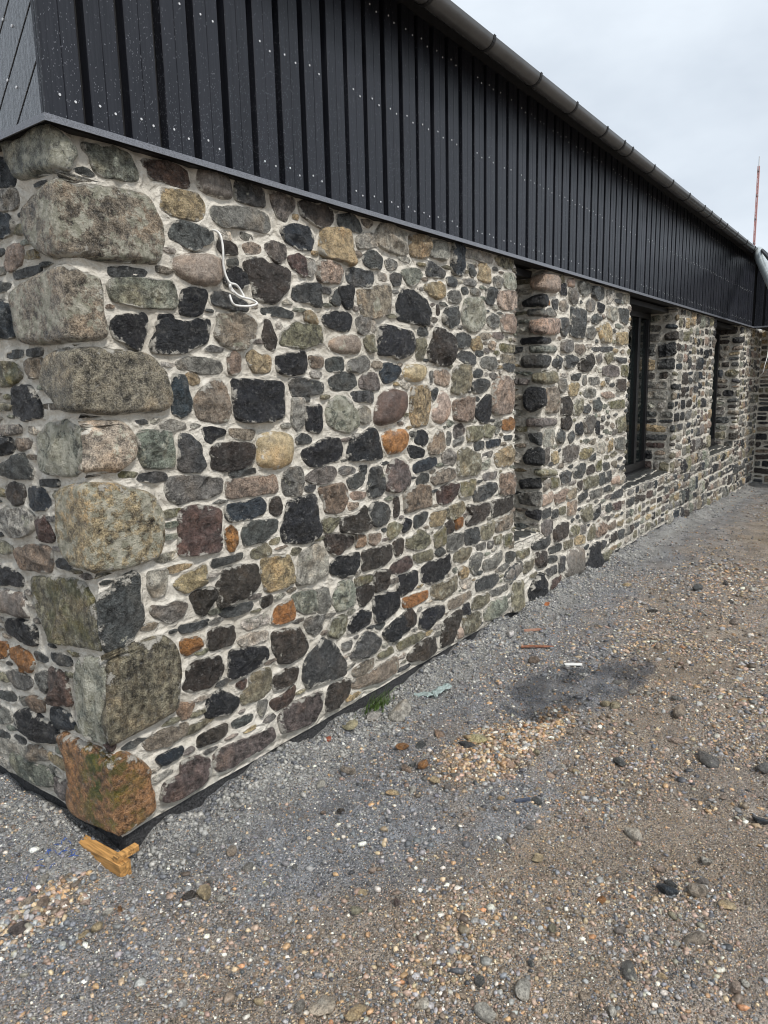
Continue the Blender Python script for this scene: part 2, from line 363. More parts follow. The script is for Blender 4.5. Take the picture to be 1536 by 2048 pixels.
STONE_DATA = """
0E 9634 -259,2280 -158,2263 -78,2272 -36,2277 5,2269 5,2257 29,2240 53,2217 58,2201 40,2191 38,2171 20,2152 5,2152 -111,2168 -125,2159 -210,2170 -228,2202 -245,2242
0E 4210 87,2244 110,2245 174,2252 247,2247 257,2231 274,2191 264,2182 191,2174 144,2173 121,2189 110,2219
0Bq 37400 -193,2072 -133,2092 -37,2123 5,2126 36,2118 177,2140 291,2140 321,2117 330,2080 352,2057 350,1991 336,1929 271,1924 225,1935 204,1923 118,1909 76,1919 5,1912 -49,1913 -105,1932 -155,1956 -189,2004
0U 1383 -329,2249 -292,2236 -263,2218 -246,2178 -235,2158 -270,2160 -348,2172
0L 1133 -340,2148 -237,2134 -229,2096 -285,2093 -351,2100
0U 990 -368,2087 -311,2068 -277,2041 -295,2022 -384,2018
0I 1196 -342,1964 -291,1980 -247,1971 -237,1945 -264,1923 -327,1912 -358,1924
0D 303 -318,1892 -237,1896 -143,1895 -156,1889 -227,1885 -299,1885
0D 521 137,1887 190,1897 280,1896 267,1890 144,1878
0Bq 24195 -313,1840 -239,1858 -161,1866 -66,1883 5,1884 30,1870 99,1862 105,1819 98,1762 101,1737 111,1697 98,1674 9,1667 -61,1664 -170,1667 -286,1674 -291,1694 -303,1747 -317,1808
0U 2303 -432,1821 -372,1806 -332,1783 -321,1742 -332,1710 -383,1698 -459,1707
0D 208 -419,1875 -326,1857 -353,1855 -424,1854
0D 135 -416,1645 -305,1646 -310,1640 -404,1637
0D 128 -292,1644 -206,1648 -188,1642 -241,1637
0Y 1606 -481,1614 -382,1611 -337,1595 -321,1574 -410,1546 -498,1546
0B 857 -296,1611 -200,1615 -189,1590 -197,1567 -268,1569 -294,1587
0K 2952 -391,1525 -344,1532 -283,1531 -249,1502 -209,1461 -222,1441 -346,1427 -404,1448 -412,1476
0Bg 29627 -141,1627 -77,1640 5,1638 56,1647 147,1643 236,1639 275,1619 306,1592 325,1572 334,1529 344,1494 336,1458 291,1439 217,1445 127,1442 56,1442 0,1451 -82,1454 -130,1494 -179,1531 -190,1554 -152,1602
0E 5880 131,1844 149,1855 262,1871 348,1870 382,1874 394,1811 384,1793 299,1793 258,1787 207,1796 144,1804
0K 3090 128,1720 157,1744 207,1747 251,1757 262,1744 250,1703 225,1655 201,1651 169,1673 140,1688
0K 780 -544,1355 -454,1355 -425,1339 -448,1317 -556,1302
0B 370 -412,1352 -355,1353 -310,1356 -320,1338 -382,1326 -412,1332
0L 384 -519,1395 -380,1399 -376,1387 -448,1380 -523,1377
0D 1903 -519,1266 -432,1292 -373,1301 -333,1260 -326,1232 -418,1227 -498,1227 -571,1238
0El 8424 -263,1371 -196,1410 -82,1421 -3,1399 5,1354 -1,1308 -21,1265 -53,1250 -177,1247 -246,1261 -278,1284 -264,1319
0Bs 8695 5,1393 30,1396 66,1391 117,1415 150,1399 174,1364 178,1322 167,1292 137,1274 105,1257 68,1268 17,1270 -12,1265 5,1328
0N 1045 -520,1181 -461,1197 -403,1195 -391,1170 -416,1139 -477,1127 -516,1151
0U 1289 -362,1189 -294,1189 -254,1187 -226,1160 -216,1147 -265,1133 -328,1122 -358,1144 -363,1169
0D 130 -296,1212 -228,1220 -163,1222 -164,1215 -229,1213
0L 3043 -606,1094 -498,1099 -415,1110 -349,1090 -346,1050 -427,1023 -511,1007 -553,1022 -619,1039
0R 712 -304,1090 -272,1096 -270,1075 -247,1056 -219,1026 -255,1015 -288,1015 -303,1043
0J 2956 -517,948 -437,973 -280,991 -242,977 -249,943 -265,912 -324,904 -469,896
0Tq 32692 -147,1204 -89,1214 5,1228 49,1223 101,1213 161,1189 216,1171 239,1146 261,1107 265,1051 255,997 248,962 220,938 136,934 57,930 5,944 -58,943 -118,953 -157,980 -174,1028 -183,1066 -157,1152
0E 4346 198,1369 260,1372 324,1365 331,1306 326,1248 208,1260 199,1289 194,1345
0D 490 180,1225 206,1236 289,1223 297,1211 237,1211
0K 1280 -660,868 -564,874 -491,861 -465,845 -484,827 -576,821 -675,807
0P 2444 -683,773 -584,788 -485,787 -466,775 -460,713 -526,701 -619,705 -702,696
0K 1846 -649,659 -539,679 -420,677 -423,613 -465,605 -547,609 -629,626
0O 1115 -622,552 -564,564 -497,558 -464,536 -495,497 -543,486 -592,509 -624,527
0O 518 -735,557 -659,566 -655,529 -697,507 -749,496
0Yt 14978 -413,866 -302,880 -166,895 -79,893 -21,846 -9,806 -3,736 2,673 -68,669 -158,659 -271,651 -332,654 -372,705 -408,768 -415,821
0D 10807 1,853 12,858 44,868 59,868 69,897 134,907 151,896 144,803 158,732 128,715 109,691 83,670 31,668 5,676 3,737
0D 164 -461,569 -420,574 -350,567 -380,559 -438,558
0D 386 -331,593 -261,600 -208,597 -210,584 -279,572 -327,578
0G 1024 -688,441 -609,467 -532,464 -482,451 -535,413 -615,407 -667,424
0G 563 -431,499 -367,514 -369,470 -405,433 -433,438
0R 1766 -341,539 -293,538 -248,521 -245,468 -232,428 -295,416 -343,420 -345,483
0El 8409 -156,614 -67,637 2,637 -2,575 -5,520 -26,463 -19,409 -18,375 -35,325 -106,331 -175,377 -183,441 -183,537
0Yt 25029 5,640 68,638 131,659 195,665 237,652 275,621 288,570 286,491 275,415 252,367 193,359 123,353 20,351 -10,347 -10,389 -14,462 2,521
0D 346 -769,342 -648,368 -619,353 -662,338 -773,326
0G 130 -609,360 -553,370 -540,356 -582,341
0J 592 -531,379 -471,394 -415,384 -427,356 -498,338 -529,355
0G 681 -801,281 -685,276 -691,248 -764,219 -818,209
0K 3253 -651,281 -580,314 -500,329 -428,315 -344,305 -337,267 -377,247 -476,227 -570,217 -646,230
0U 1092 -373,374 -315,386 -248,376 -220,348 -271,326 -348,320 -372,342
0D 143 -829,166 -776,172 -709,168 -779,157 -833,146
0D 93 -682,180 -592,184 -603,173 -667,171
0L 1146 -839,122 -697,149 -600,147 -591,115 -707,106 -852,67
0P 638 -581,166 -506,188 -456,178 -430,160 -541,130 -571,139
0E 2582 -736,89 -666,105 -548,98 -454,110 -413,94 -420,57 -484,36 -612,20 -684,24 -735,53
0P 773 -407,87 -357,87 -298,102 -308,45 -347,27 -408,45
0M 24552 -330,305 -220,308 -162,302 -92,299 -31,290 5,290 5,316 31,303 65,276 99,241 125,201 124,142 137,87 137,42 91,22 23,15 2,4 5,22 -127,7 -234,-4 -287,11 -307,49 -279,113 -274,196 -299,249
0R 189 -31,332 4,352 5,332 -28,314
0R 2417 293,2244 341,2248 391,2253 442,2253 472,2244 475,2204 420,2195 382,2204 321,2202 320,2234 296,2238
0P 2629 527,2262 579,2275 656,2272 669,2243 674,2206 621,2196 554,2199 520,2210
0D 1923 701,2260 758,2270 838,2258 840,2206 774,2201 691,2204
0P 1556 877,2258 924,2267 1006,2255 992,2225 946,2170 911,2176 885,2214
0T 3518 369,2167 435,2177 516,2178 537,2155 533,2112 504,2101 411,2099 357,2109 368,2137
0G 3702 564,2149 617,2155 699,2169 799,2176 859,2167 868,2126 838,2106 768,2114 694,2110 623,2099 585,2118 567,2129
0D 2734 399,2057 426,2073 470,2075 525,2069 571,2062 564,2037 511,2019 500,2000 473,1996 434,2011 379,2023
0N 553 603,2035 643,2044 682,2028 681,2009 625,2005 601,2017
0L 202 611,2072 651,2074 654,2057 609,2050
0B 404 719,2037 763,2054 806,2045 799,2028 729,2019
0G 52 712,2080 770,2077 727,2071
0P 918 829,2051 870,2073 939,2067 937,2027 900,2006 855,2028
0Bs 4592 391,1944 430,1966 508,1981 574,1981 617,1968 609,1927 587,1896 528,1883 467,1884 415,1903 391,1924
0D 81 637,1972 684,1984 683,1972 647,1968
0K 999 640,1938 677,1953 712,1935 725,1906 693,1891 646,1892 617,1902
0N 5303 715,1972 748,1997 814,2003 852,1985 940,1983 963,1970 953,1912 902,1871 878,1853 803,1845 760,1859 749,1931
0R 799 960,2026 1017,2045 1054,2033 1063,1972 1037,1974 983,1996
0U 2035 918,2124 991,2156 1090,2158 1116,2118 1088,2079 1009,2076 953,2095
0K 1972 428,1849 461,1857 525,1854 518,1828 491,1783 462,1770 409,1781 406,1802
0D 1356 548,1841 569,1854 613,1858 678,1841 725,1826 724,1810 640,1808 561,1821
0D 486 778,1810 887,1822 977,1808 970,1799 800,1804
0K 5662 306,1732 341,1747 388,1740 455,1740 489,1756 536,1752 523,1715 511,1681 444,1661 388,1641 302,1643 269,1645 280,1676 316,1708
0K 167 321,1756 368,1761 376,1751 324,1745
0B 4002 582,1777 674,1790 742,1771 762,1749 714,1689 686,1668 644,1663 579,1684 559,1705 574,1743
0N 827 809,1776 832,1773 856,1714 853,1665 819,1673 799,1720
0Y 3029 887,1717 990,1771 1146,1766 1152,1706 1027,1679 888,1688
0J 741 616,1636 643,1648 667,1633 664,1583 636,1569 614,1575
0T 1211 711,1638 744,1651 776,1632 827,1633 824,1580 783,1576 739,1579 714,1619
0K 2020 862,1629 904,1638 1030,1656 1040,1607 1032,1577 918,1568 865,1584
0G 1586 371,1602 431,1619 501,1615 573,1605 576,1582 541,1575 473,1574 428,1589 383,1592
0T 230 417,1563 445,1563 466,1545 437,1534 422,1545
0U 2075 356,1554 403,1560 408,1516 419,1480 415,1436 378,1423 348,1439
0Bg 4204 498,1523 568,1545 591,1514 597,1464 592,1398 507,1399 460,1412 435,1457 458,1497
0K 7925 622,1548 753,1544 897,1535 896,1468 888,1392 816,1383 686,1386 634,1404 627,1455 622,1513
0D 1594 931,1539 1006,1547 1142,1523 1137,1494 1059,1486 950,1482
0L 405 292,1395 336,1403 397,1386 342,1380 295,1384
0K 558 470,1367 514,1368 568,1353 527,1340 505,1322 482,1332
0B 462 594,1355 656,1351 727,1345 709,1324 628,1333
0L 1037 948,1466 1005,1461 1001,1400 1005,1361 965,1341 942,1368
0Ts 4008 742,1322 777,1332 853,1331 926,1313 928,1253 912,1206 844,1192 785,1198 735,1223 745,1276
0N 3814 519,1306 590,1305 663,1301 723,1286 715,1258 701,1223 624,1210 541,1211 503,1230 505,1265 497,1285
0D 2567 367,1351 407,1348 433,1320 453,1273 469,1238 444,1221 370,1233 353,1249 362,1300
0G 4176 305,1207 377,1204 451,1192 548,1173 540,1139 494,1125 388,1124 337,1120 307,1135 289,1174
0R 6992 339,1086 404,1091 480,1080 524,1058 517,975 502,917 428,920 320,930 338,1026
0I 2862 568,1163 642,1162 829,1157 834,1097 704,1105 584,1105 567,1115
0D 227 587,1200 727,1194 688,1190 591,1186
0G 1823 872,1157 910,1179 980,1171 992,1103 973,1065 873,1079 866,1118
0U 2071 555,1069 635,1069 741,1075 763,1055 755,1022 691,1015 577,1015 558,1036
0N 467 793,1059 841,1063 843,1009 825,1001 790,1017
0D 2174 651,993 740,982 823,973 814,939 735,910 655,908 631,913 637,962
0O 692 551,977 580,988 600,964 596,919 568,898 551,916
0Y 508 669,867 751,886 778,850 696,845 668,855
0D 367 463,873 539,869 631,871 619,861 513,859 472,857
0T 1468 293,829 340,842 413,860 438,867 441,846 415,824 428,805 369,796 350,791 310,810
0L 1306 194,890 224,887 263,886 258,834 247,807 208,809 195,849
0N 4597 521,828 589,830 696,811 702,740 646,702 596,702 531,702 495,699 488,746 486,783 513,793
0T 3438 723,822 788,821 886,810 901,748 905,701 859,689 803,689 737,697 725,765
0N 1363 391,774 455,775 457,738 450,711 418,683 385,704 374,747 364,769
0P 1425 195,766 242,753 292,759 336,743 324,711 282,700 251,707 202,745
0D 330 306,662 371,654 445,649 394,640 314,647
0D 616 524,673 577,667 665,661 653,647 602,643 527,647 497,664
0N 241 711,662 771,662 769,638 721,633
0O 1180 797,604 880,618 899,571 894,536 799,542 772,556
0L 600 598,593 654,594 736,591 752,567 630,566
0N 1582 431,600 492,607 544,596 557,554 539,534 446,538 432,555
0L 801 577,530 650,534 736,517 729,493 602,501
0O 729 310,605 343,603 376,600 394,579 378,563 329,555 312,569
0N 3301 324,500 373,508 478,494 495,446 477,422 419,401 346,411 300,432 326,463
0K 2853 531,498 617,479 720,455 729,416 698,399 617,395 523,393 525,457
0N 3447 763,505 840,496 917,482 953,429 971,380 935,353 862,353 799,365 767,440
0Y 2188 631,359 737,358 740,311 737,271 658,255 579,267 570,297 628,316
0N 1060 764,307 834,315 908,304 896,260 755,260
0R 788 733,208 827,209 881,232 871,188 837,167 761,168
0K 2046 420,354 472,356 553,295 557,276 512,258 399,282 402,315
0J 614 276,376 341,359 318,315 290,318 277,339
0R 95 557,350 597,358 589,330
0D 404 524,205 625,200 629,180 583,176 528,185
0G 343 663,239 710,226 701,192 682,172 660,204
0N 972 348,210 409,218 492,209 490,184 426,176 346,186
0K 6006 883,1044 1068,1053 1077,977 1081,873 1010,846 856,875 836,923 872,978
0L 3311 949,793 1055,828 1113,792 1121,684 1045,669 923,680
0E 1428 892,632 1029,622 1030,532 956,544 901,583
0B 1754 114,301 204,300 308,289 299,259 215,250 132,268
0U 535 169,213 212,213 278,207 260,185 188,189
0Pr 4173 169,52 186,102 269,101 267,154 342,140 394,103 395,53 364,34 255,27
0Pr 3681 423,119 562,108 740,92 749,45 612,42 506,32 444,40 419,73
0Pr 3706 772,126 848,153 960,145 1058,132 1044,77 993,27 888,37 783,56
0N 1698 1104,144 1259,126 1244,60 1167,31 1074,45
0U 550 169,213 212,213 278,206 261,184 188,188
0N 2037 1035,2248 1070,2256 1118,2252 1193,2265 1243,2252 1247,2231 1230,2196 1178,2183 1128,2183 1072,2205 1044,2215
0D 979 1276,2236 1338,2253 1405,2257 1438,2229 1451,2208 1425,2201 1369,2202 1277,2210
0T 3680 1164,2164 1223,2179 1314,2190 1368,2195 1371,2140 1374,2080 1381,2055 1355,2046 1296,2061 1243,2067 1181,2062 1157,2075
0L 778 1415,2166 1459,2189 1530,2200 1559,2180 1564,2160 1503,2145 1422,2133
0L 2454 1554,2207 1593,2254 1662,2269 1772,2239 1797,2170 1782,2146 1702,2143 1614,2156 1565,2167
0D 892 1448,2090 1491,2119 1557,2121 1593,2101 1585,2061 1511,2053 1459,2064
0G 237 1630,2091 1662,2104 1720,2095 1707,2075 1648,2065
0L 315 1061,2035 1100,2033 1107,1997 1087,1976 1068,1989
0I 1661 1134,2028 1179,2034 1221,2039 1284,2030 1307,2006 1291,1971 1216,1961 1140,1959 1132,1996
0D 1282 1332,2019 1371,2030 1439,2024 1510,2028 1527,2006 1508,1983 1448,1967 1368,1966 1330,1979
0D 286 1659,2020 1699,2045 1752,2037 1737,2006 1691,1997
0D 1742 983,1907 1050,1931 1139,1940 1147,1909 1156,1855 1119,1855 1070,1868 976,1869
0D 297 1229,1913 1262,1929 1275,1874 1254,1869 1217,1886
0K 842 1273,1930 1312,1950 1373,1953 1378,1930 1359,1894 1352,1863 1324,1861 1292,1892
0Bw 3281 1395,1938 1483,1949 1556,1970 1658,1983 1662,1929 1654,1885 1647,1863 1532,1834 1442,1831 1416,1888
0L 162 1565,2031 1628,2031 1620,2008 1558,2006
0L 85 1728,2132 1823,2129 1836,2120 1754,2121
0T 1435 1831,2235 1916,2255 2003,2249 2010,2212 1994,2164 1920,2151 1843,2152 1834,2199
0L 956 2021,2213 2078,2248 2188,2256 2195,2201 2155,2168 2085,2171 2024,2179
0U 1310 2237,2231 2253,2261 2354,2259 2362,2190 2362,2140 2344,2109 2285,2107 2243,2114 2228,2173
0L 757 2371,2240 2532,2257 2713,2255 2713,2220 2569,2211 2477,2221 2380,2217
0Y 563 2728,2252 2844,2267 2988,2257 2972,2218 2898,2210 2773,2218
0D 702 1978,2120 2008,2139 2084,2124 2170,2102 2153,2080 2075,2072 1992,2075
0E 762 1758,2061 1799,2074 1904,2083 1940,2067 1903,2039 1835,2007 1797,2017
0D 135 2423,2172 2468,2169 2486,2133 2468,2114 2441,2132
0T 695 2541,2186 2616,2195 2674,2175 2684,2101 2626,2104 2569,2107 2532,2108
0G 276 2724,2132 2784,2147 2846,2131 2815,2091 2734,2088
0El 541 2856,2168 2973,2181 3018,2139 3018,2106 2920,2092 2867,2110
0D 216 2185,2072 2251,2083 2293,2066 2276,2044 2201,2045
0G 146 2353,2081 2441,2090 2513,2084 2477,2068 2379,2071
0T 869 1960,2010 2020,2027 2121,2045 2168,2026 2176,1986 2080,1966 2019,1977
0G 103 2449,2031 2495,2048 2569,2029 2476,2021
0D 85 2344,2034 2396,2043 2422,2024 2361,2015
0K 3958 1696,1896 1751,1976 1853,1985 1986,1946 2039,1884 1983,1817 1848,1820 1724,1830
0G 403 2196,1992 2250,2013 2318,2011 2334,1979 2300,1959 2216,1961
0D 514 2626,2051 2685,2070 2754,2072 2745,2017 2695,1977 2636,1981
0I 1058 2775,2047 2868,2069 3008,2072 3020,1988 2869,1962 2785,1984
0El 2593 2334,1899 2387,1987 2513,1998 2578,1973 2617,1940 2607,1864 2531,1811 2457,1803 2368,1829
0D 947 2134,1870 2183,1913 2291,1934 2316,1898 2307,1851 2214,1825 2157,1842
0N 54 2080,1926 2095,1927 2102,1884 2087,1883
0G 448 2636,1892 2715,1924 2786,1906 2797,1865 2715,1847 2646,1866
0I 881 2817,1899 2869,1935 3010,1925 3023,1863 3001,1828 2828,1834
0T 314 1043,1815 1077,1823 1110,1800 1119,1781 1075,1785 1046,1793
0K 1505 1158,1803 1204,1825 1273,1838 1333,1831 1361,1819 1354,1794 1341,1766 1259,1762 1217,1773 1165,1787
0G 674 1394,1807 1442,1831 1489,1827 1487,1777 1450,1754 1404,1759
0L 96 1507,1810 1531,1815 1530,1779 1511,1768
0K 3970 1555,1781 1625,1799 1757,1787 1847,1780 1867,1746 1866,1688 1815,1664 1718,1642 1659,1660 1543,1661 1558,1709 1547,1741
0Bs 1618 1188,1693 1224,1717 1290,1733 1391,1734 1416,1704 1405,1672 1359,1665 1264,1665 1206,1677
0Y 425 1443,1729 1516,1747 1513,1678 1483,1674 1448,1705
0J 361 1066,1634 1106,1638 1146,1632 1139,1606 1108,1599 1074,1605
0D 674 1166,1622 1219,1633 1279,1634 1282,1590 1228,1586 1169,1586
0G 920 1317,1614 1375,1636 1445,1648 1481,1627 1473,1595 1413,1584 1315,1587
0U 864 1565,1574 1592,1611 1657,1615 1709,1589 1701,1559 1641,1536 1589,1533
0L 102 1067,1569 1097,1576 1137,1566 1121,1558 1081,1562
0D 1302 1177,1539 1237,1563 1292,1569 1365,1559 1381,1524 1334,1507 1234,1501 1192,1515
0P 925 1399,1538 1442,1566 1527,1566 1545,1537 1549,1500 1475,1501 1404,1509
0D 590 1333,1482 1396,1484 1499,1479 1497,1442 1424,1448 1360,1453
0D 62 1011,1469 1051,1471 1055,1460 1021,1459
0El 3101 1159,1401 1182,1441 1232,1463 1281,1462 1330,1426 1374,1389 1378,1335 1336,1319 1290,1311 1224,1326 1167,1353
0L 513 1393,1409 1441,1415 1476,1395 1469,1355 1420,1347 1391,1366
0K 1340 1029,1429 1119,1429 1118,1379 1118,1332 1097,1316 1033,1337 1028,1383
0Rs 3540 1514,1405 1541,1456 1600,1492 1679,1494 1774,1481 1772,1407 1736,1362 1673,1334 1548,1325 1499,1343
0L 62 1734,1521 1804,1520 1796,1504 1761,1509
0Ts 1007 1762,1577 1798,1605 1884,1613 1965,1602 1957,1570 1926,1542 1860,1538 1782,1547
0D 184 1896,1793 1970,1801 1992,1782 1947,1768 1896,1774
0Y 548 1880,1738 1954,1753 1952,1686 1921,1641 1885,1649
0N 2871 1982,1690 2029,1748 2054,1805 2093,1815 2189,1800 2238,1760 2246,1710 2212,1659 2178,1617 2081,1620 1996,1643
0D 647 2272,1783 2367,1791 2448,1777 2430,1738 2332,1721 2271,1720
0T 359 2448,1751 2522,1781 2569,1747 2578,1725 2475,1708 2448,1725
0I 127 2656,1741 2686,1760 2746,1744 2736,1716 2686,1723
0Y 322 2803,1750 3014,1743 3014,1714 2904,1711 2803,1722
0B 317 2819,1685 3015,1680 3015,1641 2830,1652
0D 216 2841,1619 2916,1635 3016,1621 3005,1592 2916,1596
0D 585 2288,1673 2349,1692 2438,1690 2503,1665 2484,1633 2384,1632 2314,1652
0D 73 2493,1691 2598,1698 2598,1685 2521,1679
0G 605 2545,1634 2588,1666 2757,1665 2758,1614 2707,1599 2569,1616
0D 175 2465,1580 2521,1596 2588,1576 2540,1558 2474,1558
0G 92 2657,1562 2717,1572 2784,1562 2727,1543
0Y 1697 2244,1583 2279,1609 2366,1619 2438,1593 2438,1549 2410,1491 2374,1466 2286,1461 2218,1481 2244,1532
0I 707 2045,1574 2104,1587 2177,1583 2210,1558 2201,1524 2152,1512 2056,1525
0G 115 2002,1574 2033,1582 2032,1533 2009,1517
0D 597 2456,1513 2521,1531 2627,1535 2677,1516 2647,1488 2550,1467 2483,1468
0I 3220 2697,1497 2758,1548 2928,1557 2995,1543 3018,1468 3009,1379 2976,1326 2749,1321 2698,1342 2697,1427
0T 2951 1830,1507 1903,1510 2001,1505 2003,1444 1990,1370 1973,1305 1912,1300 1831,1301 1805,1370 1821,1448
0D 104 2031,1484 2063,1492 2054,1443 2030,1431
0Is 1393 2069,1409 2118,1475 2167,1461 2200,1413 2190,1354 2148,1317 2107,1306 2028,1323 2021,1361
0J 1672 2238,1412 2311,1427 2483,1441 2474,1378 2455,1306 2345,1307 2241,1330
0K 1148 2483,1364 2559,1403 2627,1442 2677,1437 2683,1333 2648,1283 2559,1292 2502,1332
0O 443 2834,1273 2965,1296 3010,1274 3006,1224 2845,1229
0G 178 2750,1273 2802,1280 2813,1236 2760,1205 2739,1235
0Y 315 2608,1257 2668,1268 2729,1236 2698,1194 2618,1205
0Y 716 2395,1260 2473,1264 2578,1254 2578,1198 2530,1187 2408,1187 2403,1219
0P 361 2240,1273 2319,1287 2354,1249 2336,1223 2248,1220
0D 281 962,1298 992,1316 1026,1307 1055,1288 995,1284 961,1285
0K 2841 987,1237 1032,1253 1105,1274 1168,1287 1243,1275 1258,1242 1251,1207 1217,1192 1131,1187 1078,1178 1038,1182 1005,1212
0K 3067 1290,1193 1316,1255 1334,1282 1405,1285 1460,1311 1516,1308 1536,1257 1550,1211 1561,1168 1504,1170 1382,1177 1318,1183
0Os 1750 1568,1267 1625,1290 1754,1289 1792,1259 1773,1213 1709,1182 1614,1186 1583,1224
0P 1152 1010,1128 1067,1152 1140,1161 1193,1152 1214,1133 1180,1108 1126,1097 1049,1110
0G 232 1228,1138 1265,1147 1350,1129 1338,1121 1258,1121
0D 111 1386,1136 1434,1135 1427,1106 1391,1117
0D 635 1284,1089 1349,1100 1397,1109 1420,1084 1400,1060 1358,1047 1305,1050
0D 1460 1464,1117 1540,1119 1561,1076 1571,1017 1548,989 1490,981 1452,990 1436,1030 1456,1069
0Pr 2447 1583,1058 1612,1121 1666,1143 1735,1132 1783,1100 1807,1048 1795,1005 1730,989 1668,989 1601,1001 1582,1023
0D 71 1002,1085 1073,1086 1047,1074 1012,1078
0J 2203 1088,1074 1129,1069 1199,1070 1255,1074 1282,1042 1280,1006 1249,956 1204,952 1124,968 1131,1009 1107,1040
0I 221 1298,1018 1327,1022 1422,1005 1391,994 1326,996
0I 111 1284,976 1360,965 1318,953 1295,953
0Y 537 1100,919 1143,926 1211,925 1201,895 1161,869 1134,874
0N 1517 1224,912 1304,911 1370,926 1413,946 1431,921 1417,889 1391,851 1324,836 1233,860
0D 1395 1443,919 1469,946 1539,947 1604,918 1616,873 1581,842 1515,838 1472,861 1448,891
0N 315 1653,955 1687,950 1699,900 1691,865 1656,858
0Y 461 1607,818 1655,822 1717,799 1674,770 1611,753 1595,776
0K 457 1855,1232 1889,1270 1934,1273 1972,1252 1963,1220 1932,1201 1865,1219
0B 940 1978,1185 2033,1223 2074,1263 2123,1255 2150,1185 2104,1145 1985,1156
0G 133 2172,1252 2206,1246 2196,1181 2171,1183
0G 176 2239,1195 2353,1214 2344,1188 2239,1169
0D 186 2482,1164 2608,1164 2598,1136 2501,1130
0U 249 2638,1162 2824,1167 2814,1139 2648,1132
0D 73 2867,1179 2989,1176 2978,1162 2878,1164
0K 491 1778,1205 1835,1197 1939,1168 1931,1144 1848,1143 1805,1155
0P 509 2120,1135 2204,1150 2247,1129 2237,1072 2136,1078
0Y 2287 2282,1139 2380,1154 2444,1125 2549,1103 2559,1041 2530,982 2425,984 2280,992 2276,1064
0G 85 2578,1086 2720,1098 2699,1080 2578,1077
0L 192 2578,1039 2679,1053 2669,1015 2618,1001 2569,1011
0T 1136 2735,1072 2846,1097 2968,1117 3014,1083 3009,1027 2970,995 2772,1002 2741,1037
0U 681 1821,1092 1870,1108 1984,1122 2063,1115 2046,1091 1952,1071 1846,1065
0D 288 1867,1018 1921,1045 1982,1034 1981,1008 1935,1001 1867,1001
0B 884 1997,1007 2069,1033 2169,1048 2263,1029 2271,997 2202,987 2101,977 2036,981
0G 266 2578,967 2783,964 2762,937 2588,938
0J 1053 2816,936 2993,942 3017,888 3007,811 2871,809 2795,834 2827,880
0R 1065 2071,929 2150,953 2279,951 2279,901 2217,865 2149,856 2074,871
0Y 740 2315,942 2425,947 2500,948 2491,902 2443,870 2314,874 2301,903
0D 975 2462,859 2539,891 2669,904 2773,891 2784,865 2700,831 2559,817 2481,828
0J 2390 1742,972 1904,992 1996,973 2011,915 2010,863 1901,867 1753,864 1740,919
0K 253 1730,810 1759,826 1795,812 1801,790 1779,773 1728,770
0Y 742 2140,809 2234,826 2350,832 2377,796 2350,772 2233,758 2190,765
0N 1311 2387,808 2529,783 2680,780 2690,739 2629,699 2509,685 2404,688 2377,712 2442,748
0N 1139 2700,782 2861,780 3007,780 3008,712 2951,695 2722,689 2701,738
0T 571 1985,807 2057,822 2123,820 2122,776 2097,753 1991,754
0D 440 1832,819 1892,834 1969,831 1945,800 1875,773 1834,772
0N 256 2155,730 2207,744 2241,707 2232,685 2159,680
0O 231 2259,745 2349,739 2340,699 2267,688
0B 752 2754,644 2884,653 2997,677 2999,609 2976,576 2765,587
0Y 674 2549,644 2660,645 2738,657 2738,596 2701,568 2558,569
0D 680 2367,652 2461,655 2529,648 2529,580 2461,568 2371,576
0Y 590 2030,690 2113,720 2146,718 2145,628 2037,631
0G 737 2162,648 2249,655 2348,646 2348,585 2266,582 2170,583
0Y 1082 1752,720 1821,719 1882,742 1943,714 1989,667 1934,647 1849,651 1754,686
0Y 142 2733,547 2841,548 2820,510 2765,505
0G 79 2660,530 2733,522 2712,495 2660,505
0Y 306 2863,533 2988,531 2978,465 2887,461
0G 144 2499,542 2629,536 2619,508 2519,518
0D 138 2031,597 2097,606 2138,579 2083,569
0Y 504 1824,618 2005,613 2017,571 1865,579 1829,597
0Y 596 2235,534 2322,554 2458,539 2427,502 2321,485 2234,504
0G 642 2427,471 2489,497 2577,479 2552,421 2488,363 2434,415
0G 669 2585,422 2701,421 2840,443 2841,392 2771,357 2585,377
0D 294 2895,415 3006,405 3026,354 2932,339 2895,372
0Y 158 3063,389 3166,378 3183,330 3084,346
0K 1973 1888,528 1952,550 2096,540 2193,550 2206,473 2122,447 1975,430 1899,469
0T 307 2291,439 2351,441 2411,412 2395,377 2306,386
0K 1177 1686,533 1744,526 1851,529 1860,465 1788,440 1717,434 1683,453 1673,489
0Y 1339 1987,406 2148,396 2276,404 2268,330 2092,313 1992,343
0L 263 2291,362 2441,350 2433,305 2335,325
0D 886 2488,315 2601,321 2789,299 2815,263 2737,240 2504,260
0D 651 2878,274 2970,305 3143,303 3144,249 2990,222 2879,244
0O 759 1716,403 1836,400 1961,390 1947,358 1810,351 1727,359
0B 556 2160,273 2349,271 2457,267 2441,248 2319,232 2188,228
0Y 596 2449,214 2651,203 2668,157 2568,142 2448,158
0G 295 2668,207 2953,192 2935,166 2703,177
0K 1191 1888,280 1985,290 2125,260 2118,217 1996,214 1943,181 1868,214
0K 200 2341,203 2410,204 2409,145 2341,152
0E 1242 2601,92 2703,131 2917,119 2936,35 2703,22 2618,38
0Y 1428 2994,187 3176,170 3192,-61 2998,-8
0N 1666 2088,98 2117,165 2230,186 2333,189 2288,92 2214,29 2086,26
0Y 934 2333,134 2409,137 2544,108 2520,57 2440,24 2339,30
0Y 410 1709,177 1793,180 1917,167 1891,150 1779,148 1708,143
0N 642 1714,321 1785,337 1826,290 1819,243 1758,239 1723,256
